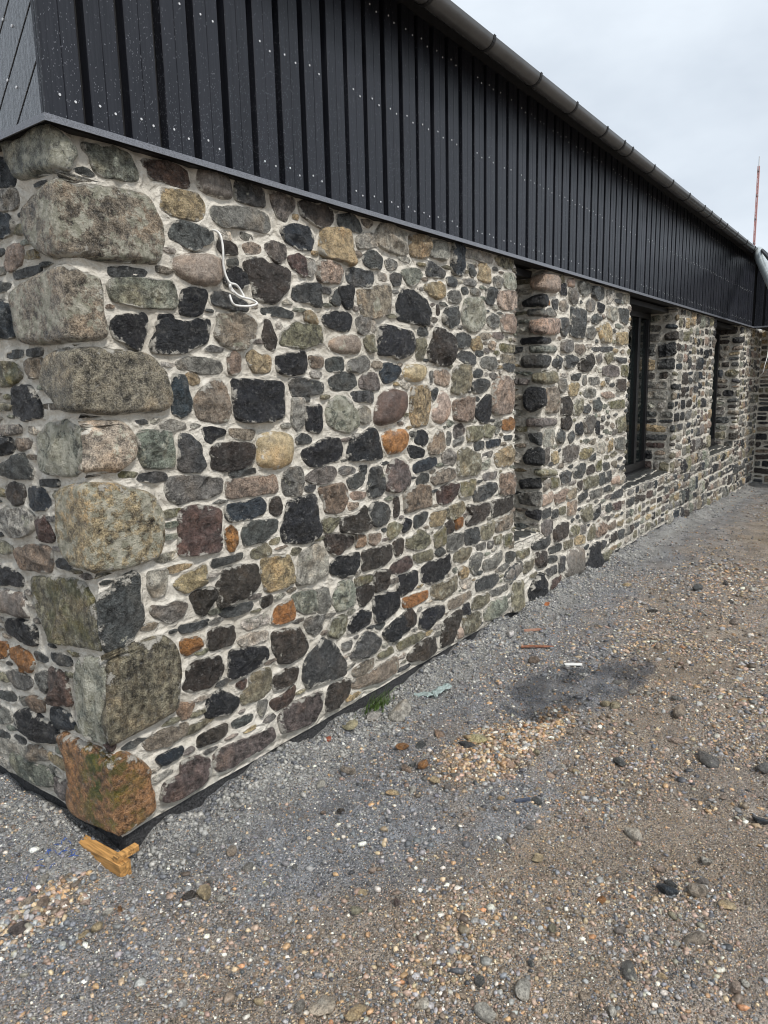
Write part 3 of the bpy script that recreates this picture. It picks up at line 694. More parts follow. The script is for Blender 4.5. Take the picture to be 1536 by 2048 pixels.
0N 1442 1741,75 1827,112 1954,116 2020,103 2039,30 1913,19 1776,49
0I 141 2265,75 2310,78 2324,18 2272,26
0N 1320 1122,849 1192,848 1263,817 1315,814 1318,789 1243,774 1178,763 1127,796
0J 305 1349,820 1407,803 1405,760 1346,766
0I 302 1446,796 1539,786 1527,762 1485,745 1445,771
0K 1733 1149,716 1204,734 1359,726 1351,672 1292,642 1236,643 1156,673
0N 1854 1378,722 1515,720 1622,712 1631,658 1554,635 1389,639
0N 407 1645,727 1724,726 1722,659 1659,659
0Y 278 1328,603 1458,595 1452,574 1337,579
0N 859 1474,601 1574,595 1589,549 1571,507 1480,509
0R 707 1607,597 1675,622 1796,620 1789,577 1695,564 1617,575
0E 1749 1168,569 1207,614 1281,611 1307,565 1304,497 1237,484 1182,493 1161,529
0N 825 1331,547 1425,555 1461,540 1448,492 1381,468 1352,478
0K 2122 1453,478 1580,471 1680,450 1683,378 1598,353 1474,355
0G 926 1048,617 1108,613 1140,546 1103,514 1047,524
0G 875 958,496 1017,509 1080,491 1059,438 1020,420 980,455
0Y 1039 1120,426 1144,455 1249,450 1231,381 1170,362 1118,399
0K 1047 1249,363 1290,420 1360,438 1429,413 1422,370 1336,356
0D 68 1467,327 1553,326 1519,309
0K 1242 1529,273 1618,300 1710,322 1779,233 1684,226 1593,223
0G 159 1209,313 1285,308 1264,283 1217,292
0D 5356 946,322 1033,372 1080,390 1148,344 1181,284 1216,232 1213,174 1079,180 954,193 936,247
0D 1667 1267,232 1321,282 1403,317 1470,279 1526,236 1453,205 1305,215
0Y 181 1480,170 1612,173 1626,150 1522,156
0Y 523 1657,172 1799,175 1916,164 1881,140 1671,144
0B 583 1276,160 1356,168 1452,166 1443,129 1354,125 1288,139
0B 2090 1274,118 1407,97 1521,112 1655,108 1668,38 1474,38 1311,66 1272,80
1I 1871 3345,2197 3366,2226 3464,2234 3594,2254 3681,2211 3685,2132 3468,2120 3368,2137
1K 921 3282,2061 3368,2092 3469,2101 3494,2071 3471,2024 3376,2034 3296,2034
1Y 92 3697,2233 3766,2260 3804,2224 3733,2210
1I 160 3839,2234 3967,2254 3971,2199 3859,2202
1K 214 3700,2174 3805,2204 3844,2133 3737,2130
1G 397 3879,2170 4009,2196 4050,2151 4034,2094 3958,2081 3900,2117
1G 546 4045,2234 4181,2262 4315,2246 4308,2195 4168,2154 4067,2180
1D 500 4347,2235 4608,2252 4604,2169 4461,2149 4351,2177
1L 277 4678,2236 4843,2251 4872,2199 4686,2145
1G 65 4894,2224 5067,2247 5046,2205
1L 156 5094,2241 5251,2247 5258,2190 5126,2179
1D 42 4849,2181 5022,2187 5000,2161
1D 155 3585,2072 3687,2086 3681,2026 3621,2022
1O 17 3503,2052 3552,2062 3553,2043
1L 246 3723,2069 3810,2090 3885,2055 3814,2015 3724,2029
1G 421 3319,2006 3472,2001 3457,1965 3326,1973
1G 171 3497,2000 3571,2018 3674,1986 3506,1968
1D 1807 3922,2057 4036,2059 4235,2052 4222,1950 4208,1847 4030,1840 3896,1855 3918,1960
1G 284 4221,2108 4333,2139 4420,2117 4402,2064 4255,2060
1K 137 4484,2129 4620,2109 4579,2061 4488,2077
1D 160 4364,2009 4491,2040 4497,1972 4366,1972
1L 460 4690,2107 4904,2122 4961,2039 4841,2008 4696,2038
1D 463 4978,2120 5238,2122 5224,2005 5014,2018
1I 1958 3341,1939 3458,1946 3693,1960 3707,1847 3478,1837 3349,1847
1D 504 3710,1955 3872,1965 3885,1889 3823,1845 3750,1856 3712,1908
1G 302 4256,1908 4369,1936 4459,1895 4397,1847 4270,1850
1T 881 4525,1898 4565,1961 4723,1993 4848,1929 4833,1833 4576,1824
1T 483 4924,1909 5232,1931 5269,1840 4957,1829
1K 727 3269,1819 3447,1816 3579,1815 3580,1788 3277,1779
1G 443 3753,1794 3861,1812 3974,1809 3996,1753 3865,1736 3755,1747
1B 261 4033,1783 4192,1788 4255,1761 4156,1722 4035,1747
1D 216 4338,1771 4885,1795 4863,1770 4382,1757
1E 710 3336,1763 3445,1757 3684,1765 3686,1724 3351,1723
1D 1337 3278,1693 3445,1698 3567,1695 3519,1621 3278,1626
1D 271 3594,1641 3687,1697 3786,1678 3726,1616
1D 477 3813,1686 3941,1710 4058,1691 4041,1640 3871,1617 3815,1637
1N 777 4090,1648 4197,1701 4384,1734 4443,1667 4329,1598 4163,1597 4102,1619
1G 130 4473,1714 4583,1732 4610,1678 4498,1668
1Y 212 4653,1725 4816,1753 4870,1698 4752,1664
1D 132 4943,1707 5256,1705 5232,1679 5022,1676
1P 549 4615,1623 4802,1641 5027,1627 5059,1569 4833,1560 4619,1576
1Y 273 5077,1644 5290,1646 5272,1560 5085,1569
1Y 1009 3375,1576 3471,1580 3674,1588 3678,1512 3490,1507 3375,1523
1D 148 3959,1560 4165,1575 4107,1531 3970,1539
1L 44 3728,1567 3911,1575 3874,1557
1G 122 4187,1553 4269,1560 4273,1500 4190,1494
1G 229 4312,1538 4553,1545 4579,1506 4358,1492
1G 57 4692,1537 4836,1536 4791,1496
1N 392 4949,1519 5221,1526 5231,1432 4995,1436
1G 362 3694,1533 3876,1532 3879,1461 3770,1442
1T 404 3897,1482 4030,1503 4130,1494 4094,1421 3938,1417
1G 313 4194,1434 4318,1462 4493,1444 4496,1405 4238,1403
1I 168 4586,1411 4821,1423 4974,1387 4728,1384
1K 1791 3295,1424 3346,1483 3450,1481 3455,1354 3356,1315 3311,1356
1B 1278 3492,1474 3679,1485 3745,1400 3722,1303 3506,1305
1N 669 3790,1406 3920,1403 4001,1336 3965,1271 3777,1287
1Y 488 4001,1336 4057,1371 4218,1381 4203,1299 4143,1271 4004,1277
1D 149 4223,1313 4305,1333 4393,1307 4352,1278 4235,1283
1D 305 4434,1352 4566,1380 4639,1330 4619,1283 4460,1289
1Y 389 4781,1334 5213,1347 5247,1286 4833,1292
1P 923 3319,1267 3466,1266 3725,1247 3709,1212 3484,1218 3327,1213
1N 403 3797,1257 3947,1258 3998,1211 3933,1164 3801,1186
1K 301 4058,1186 4209,1200 4235,1123 4133,1107 4071,1133
1P 532 4250,1221 4397,1253 4478,1202 4429,1111 4278,1120
1K 163 4490,1194 4581,1189 4589,1084 4507,1114
1Y 492 4994,1177 5254,1216 5270,1067 5055,1080
1L 605 3469,1181 3657,1177 3644,1072 3481,1071
1D 451 3350,1155 3445,1164 3445,1089 3358,1114
1D 290 3695,1118 3783,1169 3859,1136 3843,1079 3733,1080
1D 179 3916,1118 4031,1147 4045,1079 3958,1063
1K 1207 3299,995 3351,1052 3448,1060 3452,943 3322,947
1P 323 3470,1058 3575,1050 3562,953 3481,940
1T 226 3620,1011 3718,1010 3757,934 3650,938
1P 926 3808,1031 4017,1044 4159,1018 4123,937 3965,922 3822,928
1T 317 4144,935 4202,992 4373,985 4377,922 4270,916
1L 336 4504,1007 4689,1009 4788,977 4720,916 4554,947
1T 164 4811,992 4932,1025 4915,942 4793,918
1G 381 4984,1013 5249,1012 5260,905 5017,933
1D 80 4378,906 4532,932 4513,894 4401,888
1D 515 4029,840 4168,872 4316,873 4298,812 4217,766 4051,792
1N 160 4330,824 4471,842 4509,789 4343,783
1Y 181 4538,859 4653,865 4660,781 4544,786
1D 153 4680,829 4851,821 4879,775 4708,776
1B 65 4901,816 5054,818 5033,768
1Y 494 3390,908 3462,907 3742,871 3725,844 3463,866 3398,881
1D 374 3780,837 3911,853 4000,821 3973,771 3821,767
1Y 259 4260,745 4407,752 4413,663 4265,674
1Y 254 4423,742 4593,739 4610,671 4428,669
1D 211 4616,745 4754,747 4742,656 4627,661
1D 165 4784,735 4907,747 4889,663 4778,660
1I 168 4926,676 5121,680 5127,618 4943,631
1K 835 3263,825 3447,847 3449,784 3286,769
1P 195 3482,822 3584,831 3586,781 3484,751
1Y 261 3601,829 3763,810 3766,759 3621,762
1G 1007 3271,719 3445,752 3445,655 3287,663
1I 368 3460,712 3659,722 3643,659 3462,649
1I 412 3678,690 3899,720 3884,632 3717,626
1B 286 3919,695 4118,692 4101,625 3922,642
1N 129 4136,729 4239,740 4243,677 4149,681
1D 202 4163,616 4331,650 4378,603 4187,574
1G 267 4399,617 4697,619 4725,574 4446,570
1D 92 4746,613 4893,620 4922,582 4748,587
1D 225 4902,524 5242,550 5248,486 4929,503
1D 251 3465,606 3628,610 3630,559 3467,556
1K 362 3334,595 3445,620 3440,553 3349,575
1Y 133 3783,580 3906,576 3909,530 3794,541
1I 399 3934,602 4124,591 4108,507 3929,512
1D 145 3638,580 3756,576 3758,532 3649,534
1Y 498 4233,504 4450,520 4481,401 4304,405 4236,456
1D 267 4499,472 4660,490 4666,413 4506,380
1D 149 4784,446 4933,459 4965,394 4813,399
1R 175 4987,434 5198,439 5206,366 5016,395
1P 515 3461,529 3649,520 3653,438 3548,413 3463,471
1N 778 3671,435 3817,462 3971,444 3957,346 3692,350
1Y 261 3995,378 4094,400 4200,366 4181,322 3997,339
1G 157 4221,371 4340,359 4343,301 4225,306
1Y 297 4366,289 4531,343 4540,224 4381,229
1J 414 4581,293 4722,320 4862,270 4829,215 4587,216
1B 134 4900,264 5080,278 5085,223 4903,228
1T 82 5110,246 5300,251 5277,209 5111,228
2D 467 3314,393 3479,397 3618,415 3620,356 3481,339 3331,361
2Y 223 3862,303 4060,289 4063,241 3884,252
2T 252 4080,293 4226,290 4335,262 4316,225 4103,249
2D 269 3587,304 3843,306 3845,260 3606,270
2N 206 4909,157 5117,173 5149,113 4940,98
2D 168 5158,166 5325,155 5318,82 5179,89
2P 1886 3928,143 3983,225 4296,188 4325,92 4310,-21 3955,4 3894,49
2K 1243 4349,54 4453,165 4674,166 4692,-63 4344,-28
2D 90 4711,159 4862,121 4741,84
2Y 262 4734,24 4844,37 4999,24 4979,-44 4775,-28
2D 246 2891,409 3021,396 3022,349 2935,340
2Y 225 3066,373 3266,374 3267,339 3081,343
2N 525 3381,316 3552,296 3556,192 3452,200 3375,253
2D 149 3589,252 3753,218 3754,195 3608,203
2D 301 3791,202 3907,186 3893,81 3797,87
2P 580 2907,247 2950,297 3127,306 3144,254 3053,220 2936,227
2Y 298 3174,282 3350,280 3302,226 3175,219
2D 265 3522,156 3756,149 3759,95 3594,110
2Y 32 3271,169 3402,175 3353,158
2K 1329 3258,59 3322,115 3453,164 3597,50 3582,-21 3276,-10
2R 278 3651,44 3836,55 3820,-11 3653,-9
"""
# ------------------------------------------------------------------ the stone walls
TOP = 2.275
SILL1, SILL2 = 0.455, 0.52
WIN = [(3.02, 3.44, SILL1), (5.31, 6.85, SILL2), (8.67, 10.3, SILL2)]
PATHS = {0: (0.0, 3.02), 1: (3.44, 5.31), 2: (-99., 99.), 3: (6.85, 8.67), 4: (10.3, 99.), 5: 'wing'}

def pmap(path, s, z, h):
    """wall coordinates (along the wall, up, out of the wall) to the world"""
    s = np.asarray(s, float); z = np.asarray(z, float); h = np.asarray(h, float)
    if PATHS[path] == 'wing':
        return np.stack([12.0 - h, -s, z], -1)
    X0, X1 = PATHS[path]; r = 0.012
    x = np.clip(s, X0, X1); y = np.maximum(X0 - s, 0) + np.maximum(s - X1, 0)
    tl = np.clip((X0 - s) / r, -1, 1) * .5 + .5; tr = np.clip((s - X1) / r, -1, 1) * .5 + .5
    nx = -tl + tr; ny = -(1 - np.maximum(tl, tr))
    k = 1.0 / np.maximum(np.maximum(np.abs(nx), np.abs(ny)), 1e-6) ** 0.8
    return np.stack([x + nx * k * h, y + ny * k * h, z], -1)

PAL = {'K': (.014, .015, .018), 'U': (.026, .034, .043), 'D': (.060, .063, .062), 'G': (.155, .150, .136), 'N': (.044, .036, .030),
       'R': (.082, .055, .047), 'B': (.205, .170, .132), 'P': (.152, .134, .120), 'Q': (.092, .074, .068), 'I': (.300, .228, .178),
       'J': (.202, .150, .112), 'T': (.320, .250, .150), 'Y': (.188, .174, .120), 'E': (.175, .186, .152), 'L': (.330, .310, .268),
       'O': (.235, .112, .040), 'M': (.270, .140, .062)}

STONES = []          # dicts: path, poly, col, flags, area (pixels in the photograph)
for ln in STONE_DATA.strip().split('\n'):
    a = ln.split()
    path = int(a[0][0]); code = a[0][1:]
    P = np.array([[float(v) for v in p.split(',')] for p in a[2:]]) / 1000.0
    if path in (0, 1):
        X0, X1 = PATHS[path]; cx = P[:, 0].mean()
        if path == 0 and cx > 2.96 and P[:, 1].mean() < 0.5: path = 2
        else: P[:, 0] = np.minimum(P[:, 0], X1 + 0.02)
    P[:, 1] = np.minimum(P[:, 1], TOP + 0.01)
    STONES.append(dict(path=path, poly=P, code=code, area=float(a[1])))

# --- rubble for the stretches too far off to pick out stone by stone
CODES = 'K U D N G Y B T L P I J R E'.split()
CW = np.array([.10, .05, .19, .13, .15, .12, .08, .05, .07, .06, .02, .03, .03, .06]); CW /= CW.sum()

def rubble(path, s0, s1, z0, z1, g, wmin=.07, wmax=.27, hmin=.045, hmax=.17):
    out = []
    def rec(a, b, c, d):
        w, h = b - a, d - c
        if w <= wmax and h <= hmax and (w < 2 * wmin or h < 2 * hmin or g.random() < (0.55 if w * h > 0.012 else 0.8)):
            out.append((a, b, c, d)); return
        if (w / wmax > h / hmax * g.uniform(.75, 1.3)) and w > 2 * wmin:
            m = a + w * g.uniform(.34, .66); rec(a, m, c, d); rec(m, b, c, d)
        elif h > 2 * hmin:
            m = c + h * g.uniform(.34, .66); rec(a, b, c, m); rec(a, b, m, d)
        else: out.append((a, b, c, d))
    rec(s0, s1, z0, z1)
    res = []
    for a, b, c, d in out:
        gp = g.uniform(.007, .014); w, h = b - a, d - c
        if w < .03 or h < .025: continue
        q = lambda f: g.uniform(.0, f)
        ch = g.uniform(.08, .3)
        P = np.array([(a + gp + w * ch * g.uniform(.3, 1), c + gp + q(.1) * h), (b - gp - w * ch * g.uniform(.3, 1), c + gp + q(.1) * h),
                      (b - gp - q(.06) * w, c + gp + h * ch), (b - gp - q(.06) * w, d - gp - h * ch * g.uniform(.5, 1.2)),
                      (b - gp - w * ch * g.uniform(.3, 1), d - gp - q(.12) * h), (a + gp + w * ch * g.uniform(.3, 1), d - gp - q(.12) * h),
                      (a + gp + q(.06) * w, d - gp - h * ch), (a + gp + q(.06) * w, c + gp + h * ch * g.uniform(.5, 1.2))])
        th = g.normal(0, .05); m = P.mean(0); D = P - m
        P = m + np.stack([D[:, 0] * math.cos(th) - D[:, 1] * math.sin(th), D[:, 0] * math.sin(th) + D[:, 1] * math.cos(th)], 1)
        res.append(dict(path=path, poly=P, code=str(g.choice(CODES, p=CW)), area=None))
    return res

g5 = np.random.default_rng(21)
STONES += rubble(0, -2.6, -0.95, 0.0, TOP, g5)
STONES += rubble(3, 6.85 - .31, 8.70, SILL2 + .13, TOP, g5, wmax=.3, hmax=.19)
STONES += rubble(3, 6.85 - .31, 6.84, SILL2, SILL2 + .13, g5)
STONES += rubble(2, 5.36, 6.85, 0.0, SILL2, g5, hmax=.15)
STONES += rubble(2, 6.85, 8.66, -.1, SILL2 + .13, g5, wmax=.3, hmax=.22)
STONES += rubble(2, 8.66, 10.3, -.16, SILL2, g5, wmax=.3, hmax=.2)
STONES += rubble(2, 10.3, 11.98, -.16, SILL2 + .1, g5, wmax=.3, hmax=.2)
STONES += rubble(4, 10.3 - .31, 11.98, SILL2 + .1, TOP, g5, wmax=.3, hmax=.19)
STONES += rubble(4, 10.3 - .31, 10.29, SILL2, SILL2 + .1, g5)
STONES += rubble(5, 0.0, 2.6, -.2, TOP, g5)

def smooth_outline(P, n, it=2, cut=.2):
    for _ in range(it):
        Q = np.roll(P, -1, 0); P = np.stack([(1 - cut) * P + cut * Q, cut * P + (1 - cut) * Q], 1).reshape(-1, 2)
    D = np.linalg.norm(np.roll(P, -1, 0) - P, axis=1); L = np.concatenate([[0], np.cumsum(D)])
    t = np.linspace(0, L[-1], n, endpoint=False); PP = np.vstack([P, P[:1]])
    return np.stack([np.interp(t, L, PP[:, 0]), np.interp(t, L, PP[:, 1])], 1)

def area2(P): return 0.5 * (np.dot(P[:, 0], np.roll(P[:, 1], -1)) - np.dot(P[:, 1], np.roll(P[:, 0], -1)))

def grow(P, d):
    Q = smooth_outline(P, 56, 1, .06); T = np.roll(Q, -1, 0) - np.roll(Q, 1, 0); T /= np.linalg.norm(T, axis=1, keepdims=True) + 1e-9
    return Q + np.stack([T[:, 1], -T[:, 0]], 1) * d

for S in STONES:
    if area2(S['poly']) < 0: S['poly'] = S['poly'][::-1]
    A_ = abs(area2(S['poly']))
    S['poly'] = grow(S['poly'], (.0115 if A_ < .03 else .007) if S['path'] in (0, 1, 2) and S['area'] else .003)
    S['outline'] = smooth_outline(S['poly'], 30, 1, .1)

# --- mortar beds: a height field that dips between the stones, with pinnings in the wide joints
def mortar_field(path, s0, s1, z0, z1, step, base=0.0, pins=0, pin_min=.027, g=None):
    ns, nz = int(round((s1 - s0) / step)) + 1, int(round((z1 - z0) / step)) + 1
    sv = np.linspace(s0, s1, ns); zv = np.linspace(z0, z1, nz)
    D = np.full((nz, ns), 0.09); IN = np.zeros((nz, ns), bool)
    def splat(P):
        pad = .085
        i0, i1 = np.searchsorted(sv, [P[:, 0].min() - pad, P[:, 0].max() + pad]); j0, j1 = np.searchsorted(zv, [P[:, 1].min() - pad, P[:, 1].max() + pad])
        if i1 <= i0 or j1 <= j0: return
        X, Z = np.meshgrid(sv[i0:i1], zv[j0:j1]); q = np.stack([X.ravel(), Z.ravel()], 1)
        A = P; B = np.roll(P, -1, 0); AB = B - A
        t = np.clip(((q[:, None] - A) * AB).sum(2) / ((AB ** 2).sum(1) + 1e-12), 0, 1)
        d = np.sqrt((((A + t[..., None] * AB) - q[:, None]) ** 2).sum(2)).min(1)
        c = ((A[:, 1] > q[:, None, 1]) != (B[:, 1] > q[:, None, 1])) & (q[:, None, 0] < (B[:, 0] - A[:, 0]) * (q[:, None, 1] - A[:, 1]) / (B[:, 1] - A[:, 1] + 1e-12) + A[:, 0])
        ins = (c.sum(1) % 2 == 1).reshape(X.shape)
        D[j0:j1, i0:i1] = np.minimum(D[j0:j1, i0:i1], d.reshape(X.shape)); IN[j0:j1, i0:i1] |= ins
    for S in STONES:
        if S['path'] == path or (path in (0, 1, 2) and S['path'] in (0, 1, 2)): splat(S['outline'])
    new = []
    if pins:
        W = np.where(IN, 0, D).copy()
        W *= (0.8 + 0.4 * g.random(W.shape))
        bt = 0.03
        W[zv < bt] = 0; W[zv > z1 - .05] = 0; W[:, (sv < s0 + .04) | (sv > s1 - .26)] = 0
        for _ in range(pins):
            k = np.argmax(W)
            if W.flat[k] < pin_min: break
            j, i = divmod(k, ns); r = min(D[j, i], .05)
            W[max(0, j - 3):j + 4, max(0, i - 4):i + 5] = 0
            if g.random() < .12: continue
            a = r * g.uniform(.85, 1.0) * g.uniform(1.3, 2.6); b = r * g.uniform(.38, .7)
            th = np.sort(g.uniform(0, 2 * math.pi, 7)) * .35 + np.linspace(0, 2 * math.pi, 7, endpoint=False) * .65 if False else np.linspace(0, 2 * math.pi, 7, endpoint=False) + g.uniform(-.3, .3, 7)
            rr = g.uniform(.7, 1.1, 7)
            P = np.stack([sv[i] + a * rr * np.cos(th), zv[j] + b * rr * np.sin(th)], 1)
            S = dict(path=path, poly=P, code=str(g.choice(list('DGGLLLYYBBPETED'))), area=None); S['outline'] = smooth_outline(P, 26)
            new.append(S); splat(S['outline'])
            m = np.minimum(D, 1) ; W = np.where(IN, 0, np.minimum(W, D))
    STONES.extend(new)
    X, Z = np.meshgrid(sv, zv)
    Dm = np.where(IN, -D, D)
    sm = np.clip(Dm / .032, 0, 1); sm = sm * sm * (3 - 2 * sm)
    lip = np.exp(-((Dm - .001) / .012) ** 2) * (fbm(X * 9, Z * 9, 3, 3) * .005 + .001)
    h = base - .001 - .012 * sm + lip + fbm(X * 5, Z * 5, 11, 4) * .006 + fbm(X * 24, Z * 24, 17, 3) * .0035
    h = np.where(Dm < -.012, base - .014, h)
    V = pmap(path, X, Z, h).reshape(-1, 3)
    idx = np.arange(nz * ns).reshape(nz, ns)
    F = np.stack([idx[:-1, :-1], idx[:-1, 1:], idx[1:, 1:], idx[1:, :-1]], -1).reshape(-1, 4)
    return V, F, np.clip(Dm, -.02, .09).ravel()

parts = []
g6 = np.random.default_rng(5)
parts.append(mortar_field(0, -1.0, 3.02 + .28, -.012, TOP + .02, .0085, 0.0, 420, .0165, g6))
parts.append(mortar_field(0, -6.0, -1.0, -.012, TOP + .02, .025))
parts.append(mortar_field(1, 3.44 - .33, 5.31 + .25, -.012, TOP + .02, .011, 0.0, 160, .017, g6))
parts.append(mortar_field(2, 3.0, 3.46, -.014, SILL1, .011, -.003))
parts.append(mortar_field(2, 5.29, 6.87, -.03, SILL2, .016, -.003))
parts.append(mortar_field(3, 6.85 - .33, 8.67 + .25, -.12, TOP + .02, .016))
parts.append(mortar_field(2, 8.65, 10.32, -.17, SILL2, .016, -.003))
parts.append(mortar_field(4, 10.3 - .33, 12.2, -.2, TOP + .02, .018))
parts.append(mortar_field(5, 0.0, 2.6, -.3, TOP + .02, .02))
building = empty('stone_building')
tag(building, 'long single-storey building of rubble stone with black timber cladding under the eaves', 'building')
n0 = 0; VV, FF, DD = [], [], []
for V, F, d in parts:
    VV.append(V); FF.append(F + n0); DD.append(d); n0 += len(V)
stone_wall = obj('stone_wall', mesh_np('stone_wall', np.vstack(VV), np.vstack(FF), True, {'dist': np.concatenate(DD)}, M_MORTAR), building)
tag(stone_wall, 'rubble stone wall bedded in pale smeared lime mortar')

# --- the stones themselves
def stone_geo(S, seed):
    g = np.random.default_rng(seed); P = S['poly']; code = S['code']; path = S['path']
    A = abs(area2(P)); size = math.sqrt(A); thin = A / (np.ptp(P[:, 0]) * max(np.ptp(P[:, 1]), 1e-4) + 1e-9)
    sw = min(np.ptp(P[:, 0]), np.ptp(P[:, 1]))
    near = S['px'] > 900
    if S['px'] > 9000: N, T = 84, [1, .99, .97, .94, .9, .85, .79, .72, .64, .55, .45, .34, .22, .1]
    elif near: N, T = 52, [1, .985, .955, .91, .84, .74, .61, .45, .25]
    elif S['px'] > 220: N, T = 34, [1, .975, .92, .83, .68, .45, .2]
    else: N, T = 18, [1, .94, .78, .45]
    fl = code[1:]; c0 = code[0]
    if c0 == 'P' and 'r' in fl: c0 = 'Q'
    smooth = 's' in fl or (c0 in 'PJIO' and g.random() < .18)
    O = smooth_outline(P, N, 2 if smooth else 1, .2 if smooth else .03)
    cen = O.mean(0)
    if not smooth:      # ragged broken edges
        ang = np.arange(N) / N
        jit = fbm(O[:, 0] * 26, O[:, 1] * 26, seed % 97, 3) * min(.006, sw * .06)
        O = O + (O - cen) / (np.linalg.norm(O - cen, axis=1, keepdims=True) + 1e-9) * jit[:, None]
    H = np.clip(sw * .27, .010, .042) * g.uniform(.75, 1.25)
    if S['px'] > 9000: H = .034
    p, q = (4.5, .55) if smooth else (g.uniform(14, 28), .5)
    cuts = [] if smooth else [(g.uniform(.6, .95), g.normal(0, .8, 2)) for _ in range(5)]
    X0_ = PATHS[path][0] if PATHS[path] != 'wing' else -99
    quoin = P[:, 0].min() < X0_ - .02 and P[:, 0].max() > X0_ + .02
    if quoin: cuts = []; p = 14.0
    if quoin:           # a corner stone: rows and columns that keep the arris on the corner line
        nr, nh = (34, 17) if S['px'] > 9000 else (12, 6)
        zs = np.linspace(O[:, 1].min() + 1e-4, O[:, 1].max() - 1e-4, nr); rows = []
        A_, B_ = O, np.roll(O, -1, 0)
        for z in zs:
            m_ = (A_[:, 1] <= z) != (B_[:, 1] <= z); xx = A_[m_, 0] + (z - A_[m_, 1]) / (B_[m_, 1] - A_[m_, 1]) * (B_[m_, 0] - A_[m_, 0])
            a_, b_ = xx.min(), xx.max(); ca = min(b_, X0_); cb = max(a_, X0_)
            u_ = 1 - (1 - np.linspace(0, 1, nh)) ** 1.0
            rows.append(np.concatenate([a_ + (max(ca - .012, a_) - a_) * u_, [ca], min(cb + .012, b_) + (b_ - min(cb + .012, b_)) * u_]))
        nc = len(rows[0]); pts = np.stack([np.array(rows).ravel(), np.repeat(zs, nc)], 1)
        AB = B_ - A_; t_ = np.clip(((pts[:, None] - A_) * AB).sum(2) / ((AB ** 2).sum(1) + 1e-12), 0, 1)
        d_ = np.sqrt((((A_ + t_[..., None] * AB) - pts[:, None]) ** 2).sum(2)).min(1)
        tt = np.clip(1 - d_ / (size * .4), 0, 1)
        h = (H + .014) * (1 - np.exp(-d_ / .0065)) - .014
    else:
        pts, tt = [], []
        for t in T:
            pts.append(cen + (O - cen) * t); tt.append(np.full(N, t))
        pts.append(cen[None]); tt.append(np.zeros(1))
        pts = np.vstack(pts); tt = np.concatenate(tt)
        h = (H + .014) * np.maximum(1 - tt ** p, 0) ** q - .014
    loc = (pts - cen) / (size * .5 + 1e-9)
    for c, gr in cuts: h = np.minimum(h, H * (c + (loc * gr).sum(1)) + .004)
    if not quoin: h = np.maximum(h, (H * .38 + .014) * np.maximum(1 - tt ** p, 0) ** q - .014)
    rough = 0.35 if smooth else 1.0
    amp = np.clip(1 - tt ** 4, 0, 1)
    k = 7.0 if S['px'] > 9000 else 15.0
    h = h + amp * rough * (fbm(pts[:, 0] * k + seed, pts[:, 1] * k, seed % 53, 4, .6) * H * (.28 if quoin else .4))
    if not smooth and not quoin and S['px'] < 9000:      # stepped cleavage on broken faces
        st = fbm(pts[:, 0] * 11 + 9.1 * (seed % 17), pts[:, 1] * 15, seed % 31, 2)
        h = h + amp * (np.floor(st * 4) / 4) * H * (.2 if quoin else .35)
    h = np.where(tt > .999, -.014, h)
    V = pmap(path, pts[:, 0], pts[:, 1], h)
    m = len(T); F4 = []; i = np.arange(N); j = (i + 1) % N
    if quoin:
        ix = np.arange(nr * nc).reshape(nr, nc); F4 = [np.stack([ix[:-1, :-1], ix[:-1, 1:], ix[1:, 1:], ix[1:, :-1]], -1).reshape(-1, 4)]
    for r_ in range(0 if quoin else m - 1):
        a, b = r_ * N, (r_ + 1) * N
        F4.append(np.stack([a + i, a + j, b + j, b + i], 1))
    F3 = np.stack([(m - 1) * N + i, (m - 1) * N + j, np.full(N, m * N)], 1) if not quoin else np.zeros((0, 3), int)
    if PATHS[path] == 'wing': F4 = [f[:, ::-1] for f in F4]; F3 = F3[:, ::-1]
    base = np.array(PAL[c0]) * (g.uniform(.95, 1.35) if c0 not in 'KUN' else g.uniform(.8, 1.3)) * (1 + g.normal(0, .016, 3))
    n = len(V)
    col = np.tile(base, (n, 1))
    lich = {'E': .35, 'Y': .3, 'L': .35, 'T': .2, 'B': .25, 'G': .25, 'D': .12}.get(c0, 0.0) * g.uniform(0, 1.3)
    if 'q' in fl: lich = .55
    if 'l' in fl: lich = .75
    spk = {'B': .7, 'P': .5, 'I': .8, 'G': .4, 'L': .5, 'E': .4, 'T': .5, 'Y': .3, 'J': .35, 'M': .4}.get(c0, .08) * g.uniform(.5, 1.2)
    if 'g' in fl: spk = 1.0
    lay = (1.0 if 't' in fl else (g.random() < .3) * .8 if c0 in 'YTRNPLE' else 0.0)
    lichv = np.full(n, lich)
    if 'w' in fl:
        lichv = lichv * .2 + 1.6 * np.exp(-((loc[:, 0] + .05) ** 2 + (loc[:, 1] + .2) ** 2) / .09)
    moss = np.zeros(n)
    if c0 == 'M': moss = np.exp(-((pts[:, 0] + .06) / .12) ** 2) * 1.0
    elif c0 == 'Y' and g.random() < .25: moss[:] = .4
    elif 'q' in fl: moss[:] = .0
    at = dict(Col=col, edge=tt, lichen=lichv, speckle=np.full(n, spk), layered=np.full(n, lay), moss=moss, rough=np.full(n, .3 if smooth else 1.0), mottle=np.full(n, 1.3 if S['px'] > 9000 else g.uniform(.5, .85) if smooth else g.uniform(.7, 1.3)))
    return V, F4, F3, at

